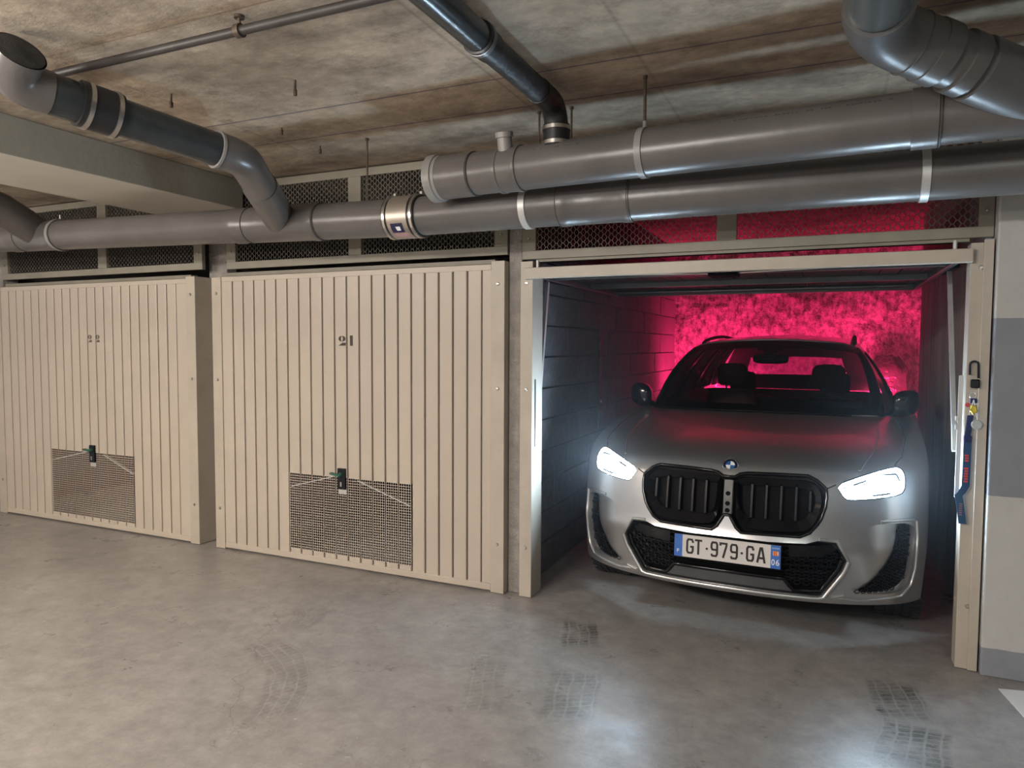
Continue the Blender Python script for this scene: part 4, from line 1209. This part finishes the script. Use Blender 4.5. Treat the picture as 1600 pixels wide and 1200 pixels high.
    def ws(a, b, off=0.):
        p, q = base(a), roof(a, 1.90)
        r = p.lerp(q, b); bl = 4*b*(1-b)
        return r+Vector((a*.02*bl, -.035*bl*(1-.4*a*a), .035*bl))+Vector((0, off, -off*.7))
    NA, NB = 24, 14
    m = MB().grid([[ws(-.955+1.91*i/NA, .02+.955*j/NB) for i in range(NA+1)] for j in range(NB+1)])
    wsn = m.build('windscreen', 'glass', car, smooth=80, label='dark windscreen')
    # black border printed on the glass edge, as its own strip
    m = MB()
    m.grid([[ws(-.955+1.91*i/NA, b, .003) for i in range(NA+1)] for b in (.83, .88, .93, .975)]); m.grid([[ws(-.955+1.91*i/NA, b, .003) for i in range(NA+1)] for b in (.02, .09)])
    m.grid([[ws(-.12+.24*i/6, .79+.12*j/3-.02*abs(i-3)*0, .003) for i in range(7)] for j in range(4)])
    for s in (-1, 1): m.grid([[ws(s*a, .02+.955*j/NB, .003) for a in (.905, .955)] for j in range(NB+1)])
    m.build('glass_border', 'black', wsn, smooth=60)
    for s in (-1, 1):
        m = MB().grid([[ws(s*a, j/NB, o) for a, o in ((.945, .002), (.96, -.006), (.99, -.004), (1.0, .01), (1.01, .05))] for j in range(NB+1)])
        m.build('windscreen_pillar', 'gloss', car, smooth=60)
    m = MB().grid([[roof(-1+2*i/20, 1.895+2.10*j/20) for i in range(21)] for j in range(21)])
    rf = m.build('roof', 'paint', car, smooth=60)
    MB().tube([roof(-1+2*i/20, 1.90)+Vector((0, -.004, -.006)) for i in range(21)], .008, 8).build('roof_edge_trim', 'rail', rf, smooth=60)
    for s in (-1, 1):
        pts = [roof(s*.93, 2.12+1.7*k/16)+Vector((0, 0, .012+.028*sin(pi*min(1, k/16))**.4)) for k in range(17)]
        MB().tube(pts, .014, 8).build('roof_rail', 'black', rf, smooth=60)
    # sides of the greenhouse
    WB = [1.36, 1.60, 2.00, 2.45, 2.56, 3.35, 3.45, 3.95, 4.22]
    def sb(s, w):   # belt line
        return Vector((s*(.745+.10*min(1, max(0, (w-1.36)/.5))-.06*max(0, (w-3.4)/.8)), w, ZT-DR-.004+.05*max(0, (w-2)/2.2)))
    def st_(s, w):
        ww = 1.98+(w-1.36)*(3.90-1.98)/(4.22-1.36); p = roof(s*.995, min(3.95, ww)); return Vector((p.x, ww, p.z-.012))
    for s in (-1, 1):
        def quad(w0, w1, nme, mat, k0=0., k1=1., out=0.):
            rows = [[sb(s, w0+(w1-w0)*i/6).lerp(st_(s, w0+(w1-w0)*i/6), k)+Vector((s*(.035*4*k*(1-k)+out), 0, 0)) for i in range(7)] for k in [k0+(k1-k0)*j/6 for j in range(7)]]
            return MB().grid(rows).build(nme, mat, car, smooth=60)
        quad(1.36, 1.62, 'quarter_panel', 'gloss'); quad(1.62, 2.44, 'side_window', 'privacy', .0, .95); quad(2.42, 2.60, 'side_pillar', 'gloss', out=.003)
        quad(2.58, 3.36, 'side_window', 'privacy', 0, .95); quad(3.34, 3.50, 'side_pillar', 'gloss', out=.003); quad(3.48, 3.92, 'side_window', 'privacy', 0, .95); quad(3.90, 4.22, 'rear_pillar', 'paint')
        quad(1.40, 4.1, 'window_trim', 'gloss', .93, 1.0, .004)
        # shoulder between belt and flank
        m = MB(); rows = []
        for k in range(25):
            w = 1.20+3.0*k/24
            fl = S(s*(1+max(0, (w-(f(1.074)+LN))/(WE-(f(1.074)+LN)))), 1.0745) if w > f(1.074)+LN else None
            if fl is None: 
                t = max(.0, 1-(w-f(1.0745))/LN); x = WD*(1-min(1, t)**EX)**(1/EX) if t < 1 else 0; x = max(x, .0)
                fl = Vector((s*x, w, ZT-DR*(x/WD)**2))
            b_ = sb(s, max(1.36, w)); b_ = Vector((b_.x, w if w > 1.36 else 1.37, b_.z))
            if abs(b_.x) > abs(fl.x): b_ = fl.copy()+Vector((-s*.001, 0, -.002))
            rows.append([fl, fl.lerp(b_, .5)+Vector((0, 0, .006)), b_])
        m.grid(rows); m.build('shoulder', 'paint', car, smooth=60)
    # tailgate window and panel
    def rg(a, b):
        p = Vector((a*.785, 4.29-.07*a*a, 1.11)); q = roof(a, 3.985); return p.lerp(q, b)+Vector((0, .04*4*b*(1-b), .0))
    MB().grid([[rg(-.68+1.36*i/12, .20+.42*j/8) for i in range(13)] for j in range(9)]).build('rear_window', 'glass', car, smooth=60)
    m = MB(); m.grid([[rg(-1+2*i/12, b) for i in range(13)] for b in (.61, .80, .93, 1.0)]); m.grid([[rg(-1+2*i/12, b) for i in range(13)] for b in (-.12, 0, .21)])
    for s in (-1, 1): m.grid([[rg(s*a, j/8) for a in (.67, .85, 1.0)] for j in range(9)])
    m.build('tailgate_frame', 'paint', car, smooth=60)
    k_ = MB(); k_.v = [(x*.985, y-.025, z) for x, y, z in m.v]; k_.f = list(m.f); k_.fm = list(m.fm); k_.build('tailgate_lining', 'interior', car, smooth=60)
    for s in (-1, 1):
        for w0, w1 in ((3.88, 4.22), (3.33, 3.51), (2.41, 2.61)):
            MB().grid([[sb(s, w0+(w1-w0)*i/4).lerp(st_(s, w0+(w1-w0)*i/4), k)+Vector((s*(.14*k*(1-k)-.018), 0, 0)) for i in range(5)] for k in [j/6 for j in range(7)]]).build('pillar_trim', 'interior', car, smooth=60)
    m = MB().grid([[rg(-1+2*i/12, -.12), Vector(((-1+2*i/12)*.80, 4.36-.10*(1-2*i/12)**2, 1.05))] for i in range(13)]); m.build('tailgate_shelf', 'paint', car, smooth=60)
    sp = MB(); sp.grid([[roof(-1+2*i/12, 3.99)+Vector((0, d, dz)) for i in range(13)] for d, dz in ((0, 0), (.10, -.012), (.11, -.028), (.0, -.03))]); spo = sp.build('roof_spoiler', 'gloss', car, smooth=40)
    MB().box(-.20, .20, 4.085, 4.10, 1.535, 1.550).build('brake_light', 'tail', spo)
    # tail lamps wrapping the rear corners
    for s in (-1, 1):
        lp_ = [(a2A(s*a), z2v(z)) for a, z in ((2.16, .93), (2.22, .90), (2.5, .90), (2.80, .92), (2.80, 1.0), (2.5, 1.035), (2.18, 1.035))]
        lp_ = dense(lp_, step=.04)
        if s < 0: lp_ = lp_[::-1]
        panel('tail_lamp', 'tail', lp_, -.012, .05, label='lit red tail lamp')
    # --- mirrors (folded in)
    for s in (-1, 1):
        def oval(k, r):
            return [Vector((s*(.845+.008*k)+s*r*.078*math.copysign(abs(cos(a))**.75, cos(a)), 1.40+.05*k, 1.143-.012*s*0+r*.083*math.copysign(abs(sin(a))**.75, sin(a))+.012*r*cos(a))) for a in [2*pi*i/28 for i in range(28)]]
        m = MB().grid([oval(k, r) for k, r in ((0, .02), (.02, .45), (.18, .78), (.55, .96), (1.1, 1.0), (2.2, .97), (2.9, .90), (3.0, .5), (3.0, .02))], closed=True)
        mr = m.build('door_mirror', 'gloss', car, smooth=60, label='black folded door mirror')
        MB().tube([(s*.80, 1.49, 1.075), (s*.765, 1.55, 1.045), (s*.74, 1.58, 1.03)], [.028, .03, .034], 12).build('mirror_arm', 'gloss', mr, smooth=60)
    # --- wheels
    for w0, s in ((WF, 1), (WF, -1), (WR, 1), (WR, -1)):
        R, HW = .345, .1125
        pr_ = [(-HW, .24), (-HW-.003, .28), (-HW, .325), (-HW+.02, R-.004)]
        for g0 in (-.06, -.02, .02, .06): pr_ += [(g0-.006, R), (g0-.005, R-.008), (g0+.005, R-.008), (g0+.006, R)]
        pr_ += [(HW-.02, R-.004), (HW, .325), (HW+.003, .28), (HW, .24)]
        tm = MB().lathe((s*.805, w0, R), (1, 0, 0), pr_, 48)
        for k in range(40):
            a = 2*pi*k/40
            for sd in (-1, 1):
                c0 = Vector((s*.805+sd*.085, w0+(R-.001)*cos(a), R+(R-.001)*sin(a))); tm.obox(c0-Vector((.024, 0, 0)), c0+Vector((.024, 0, 0)), .022, .006, (0, cos(a), sin(a)))
        wh = tm.build('wheel', 'tyre', car, smooth=35)
        m = MB().lathe((s*.805, w0, R), (s, 0, 0), [(-.09, .245), (.10, .245), (.108, .235), (.085, .225), (.03, .215), (-.05, .20)], 40)
        for k in range(10):
            a = 2*pi*k/10; d = Vector((0, cos(a), sin(a))); c0 = Vector((s*(.805+.085), w0, R)); m.obox(c0+d*.04, c0+d*.225+Vector((s*.01, 0, 0)), .03, .022, (1, 0, 0))
        m.lathe((s*.805, w0, R), (s, 0, 0), [(.06, .07), (.095, .06), (.10, .03), (.10, .001)], 20)
        m.build('rim', 'rail', wh, smooth=35)
    m = MB()
    for w0 in (WF, WR):
        for s in (1, -1):
            rows = [[(s*x, w0+.39*cos(a), .345+.39*sin(a)) for x in (.56, .90)] for a in [pi*i/16 for i in range(-1, 18)]]
            m.grid(rows)
    m.build('arch_liner', 'interior', car, smooth=60)
    MB().box(-.60, .60, .30, 4.2, .20, .26).build('underbody', 'interior', car)
    # --- cabin
    m = MB().grid([[Vector((x, 1.42+.50*t, 1.00+.055*sin(pi*min(1, t*1.1))-.18*max(0, t-.8)/.2)) for x in [-.72+1.44*i/16 for i in range(17)]] for t in [j/10 for j in range(11)]])
    m.box(-.72, .72, 1.55, 1.88, .35, .93)
    dsh = m.build('dashboard', 'interior', car, smooth=50)
    MB().box(-.05, .62, 1.80, 1.815, 1.04, 1.13).build('display_screen', 'gloss', dsh, bevel=.004)
    sw = Vector((.37, 2.03, .985)); ax_ = Vector((0, .90, .42)).normalized(); e1 = Vector((1, 0, 0)); e2 = ax_.cross(e1)
    st0 = MB().tube([sw+e1*.178*cos(a)+e2*.178*sin(a) for a in [2*pi*i/32 for i in range(32)]], .015, 10, closed=True)
    for a in (0, pi, pi/2 if e2.z < 0 else -pi/2): st0.obox(sw, sw+e1*.175*cos(a)+e2*.175*sin(a), .03, .014, ax_)
    st0.lathe(sw-ax_*.02, ax_, [(0, .02), (0, .06), (.03, .065)], 20)
    st0.build('steering_wheel', 'valance', car, smooth=50)
    def seat_(x, w, hw, top, rear=False):
        o = MB()
        rows = []
        for k in range(9):
            t = k/8; z = .55+(top-.20-.55)*t; y = w+.14*t; hwk = hw*(1-.22*t*t)
            rows.append([Vector((x+hwk*math.copysign(abs(cos(a))**.5, cos(a)), y+.075*math.copysign(abs(sin(a))**.7, sin(a)), z)) for a in [2*pi*i/20 for i in range(20)]])
        o.grid(rows, closed=True); o.f.append(tuple(8*20+i for i in range(20))); o.fm.append(0)
        o.box(x-hw, x+hw, w-.50, w+.02, .36, .56)
        ob = o.build('seat', 'seat', car, smooth=50)
        hrow = []
        for k, (zz, rr) in enumerate(((0, .75), (.02, .95), (.09, 1), (.15, .96), (.18, .75), (.188, .3))):
            hrow.append([Vector((x+.125*rr*math.copysign(abs(cos(a))**.5, cos(a)), w+.15+.055*rr*math.copysign(abs(sin(a))**.7, sin(a)), top-.165+zz)) for a in [2*pi*i/20 for i in range(20)]])
        h = MB().grid(hrow, closed=True); h.f.append(tuple(5*20+i for i in range(20))); h.fm.append(0); h.build('headrest', 'seat', ob, smooth=50)
        p = MB()
        for d in (-.05, .05): p.tube([(x+d, w+.145, top-.24), (x+d, w+.15, top-.14)], .007, 8)
        p.build('headrest_post', 'rail', ob)
    seat_(-.37, 2.38, .24, 1.335); seat_(.37, 2.38, .24, 1.335); seat_(-.40, 3.22, .30, 1.24); seat_(.40, 3.22, .30, 1.24)
    MB().box(-.60, .60, 3.45, 4.2, .93, .95).build('parcel_shelf', 'interior', car)
    hd = MB().grid([[roof(-.96+1.92*i/10, 1.95+2.0*j/10)-Vector((0, 0, .035)) for i in range(11)] for j in range(11)]); hd.build('headliner', 'interior', car, smooth=60)
    mm = ws(0, .84, .06)
    rm = MB().grid([[mm+Vector((.125*r*math.copysign(abs(cos(a))**.6, cos(a)), d+.02, -.045+.037*r*math.copysign(abs(sin(a))**.6, sin(a)))) for a in [2*pi*i/24 for i in range(24)]] for d, r in ((0, .05), (0, .8), (.01, 1), (.035, 1), (.045, .9), (.045, .05))], closed=True).build('rear_view_mirror', 'gloss', car, smooth=50)
    MB().box(mm.x-.05, mm.x+.05, mm.y-.0, mm.y+.07, mm.z-.01, mm.z+.07).build('mirror_mount', 'interior', rm, bevel=.01)
    for s, pv in ((1, -.15), (-1, -.72)):
        pts = [base(pv/.745+(.70/.745)*k/8)+Vector((0, -.035, .016-.004*k/8)) for k in range(9)]
        pts = [p for p in pts if abs(p.x) < .74]
        MB().tube(pts, .008, 6).build('wiper', 'black', car, smooth=60)
    return car
build_car()

# scattering volume added in the open bay to make the glare round the headlamps
def glow_volume():
    m = bpy.data.materials.new('thin_glow'); m.use_nodes = True; nt = m.node_tree; nt.nodes.remove(nt.nodes['Principled BSDF'])
    v = N(nt, 'ShaderNodeVolumeScatter'); v.inputs['Color'].default_value = (.80, .90, 1, 1); v.inputs['Density'].default_value = .030; v.inputs['Anisotropy'].default_value = .1
    nt.links.new(v.outputs[0], nt.nodes['Material Output'].inputs['Volume'])
    M['glow_volume'] = m
    MB().box(-1.56, .56, -.35, 1.5, .01, 1.86).build('glow_volume', 'glow_volume', kind='stuff', label='added glow volume in front of the lit headlamps')
glow_volume()
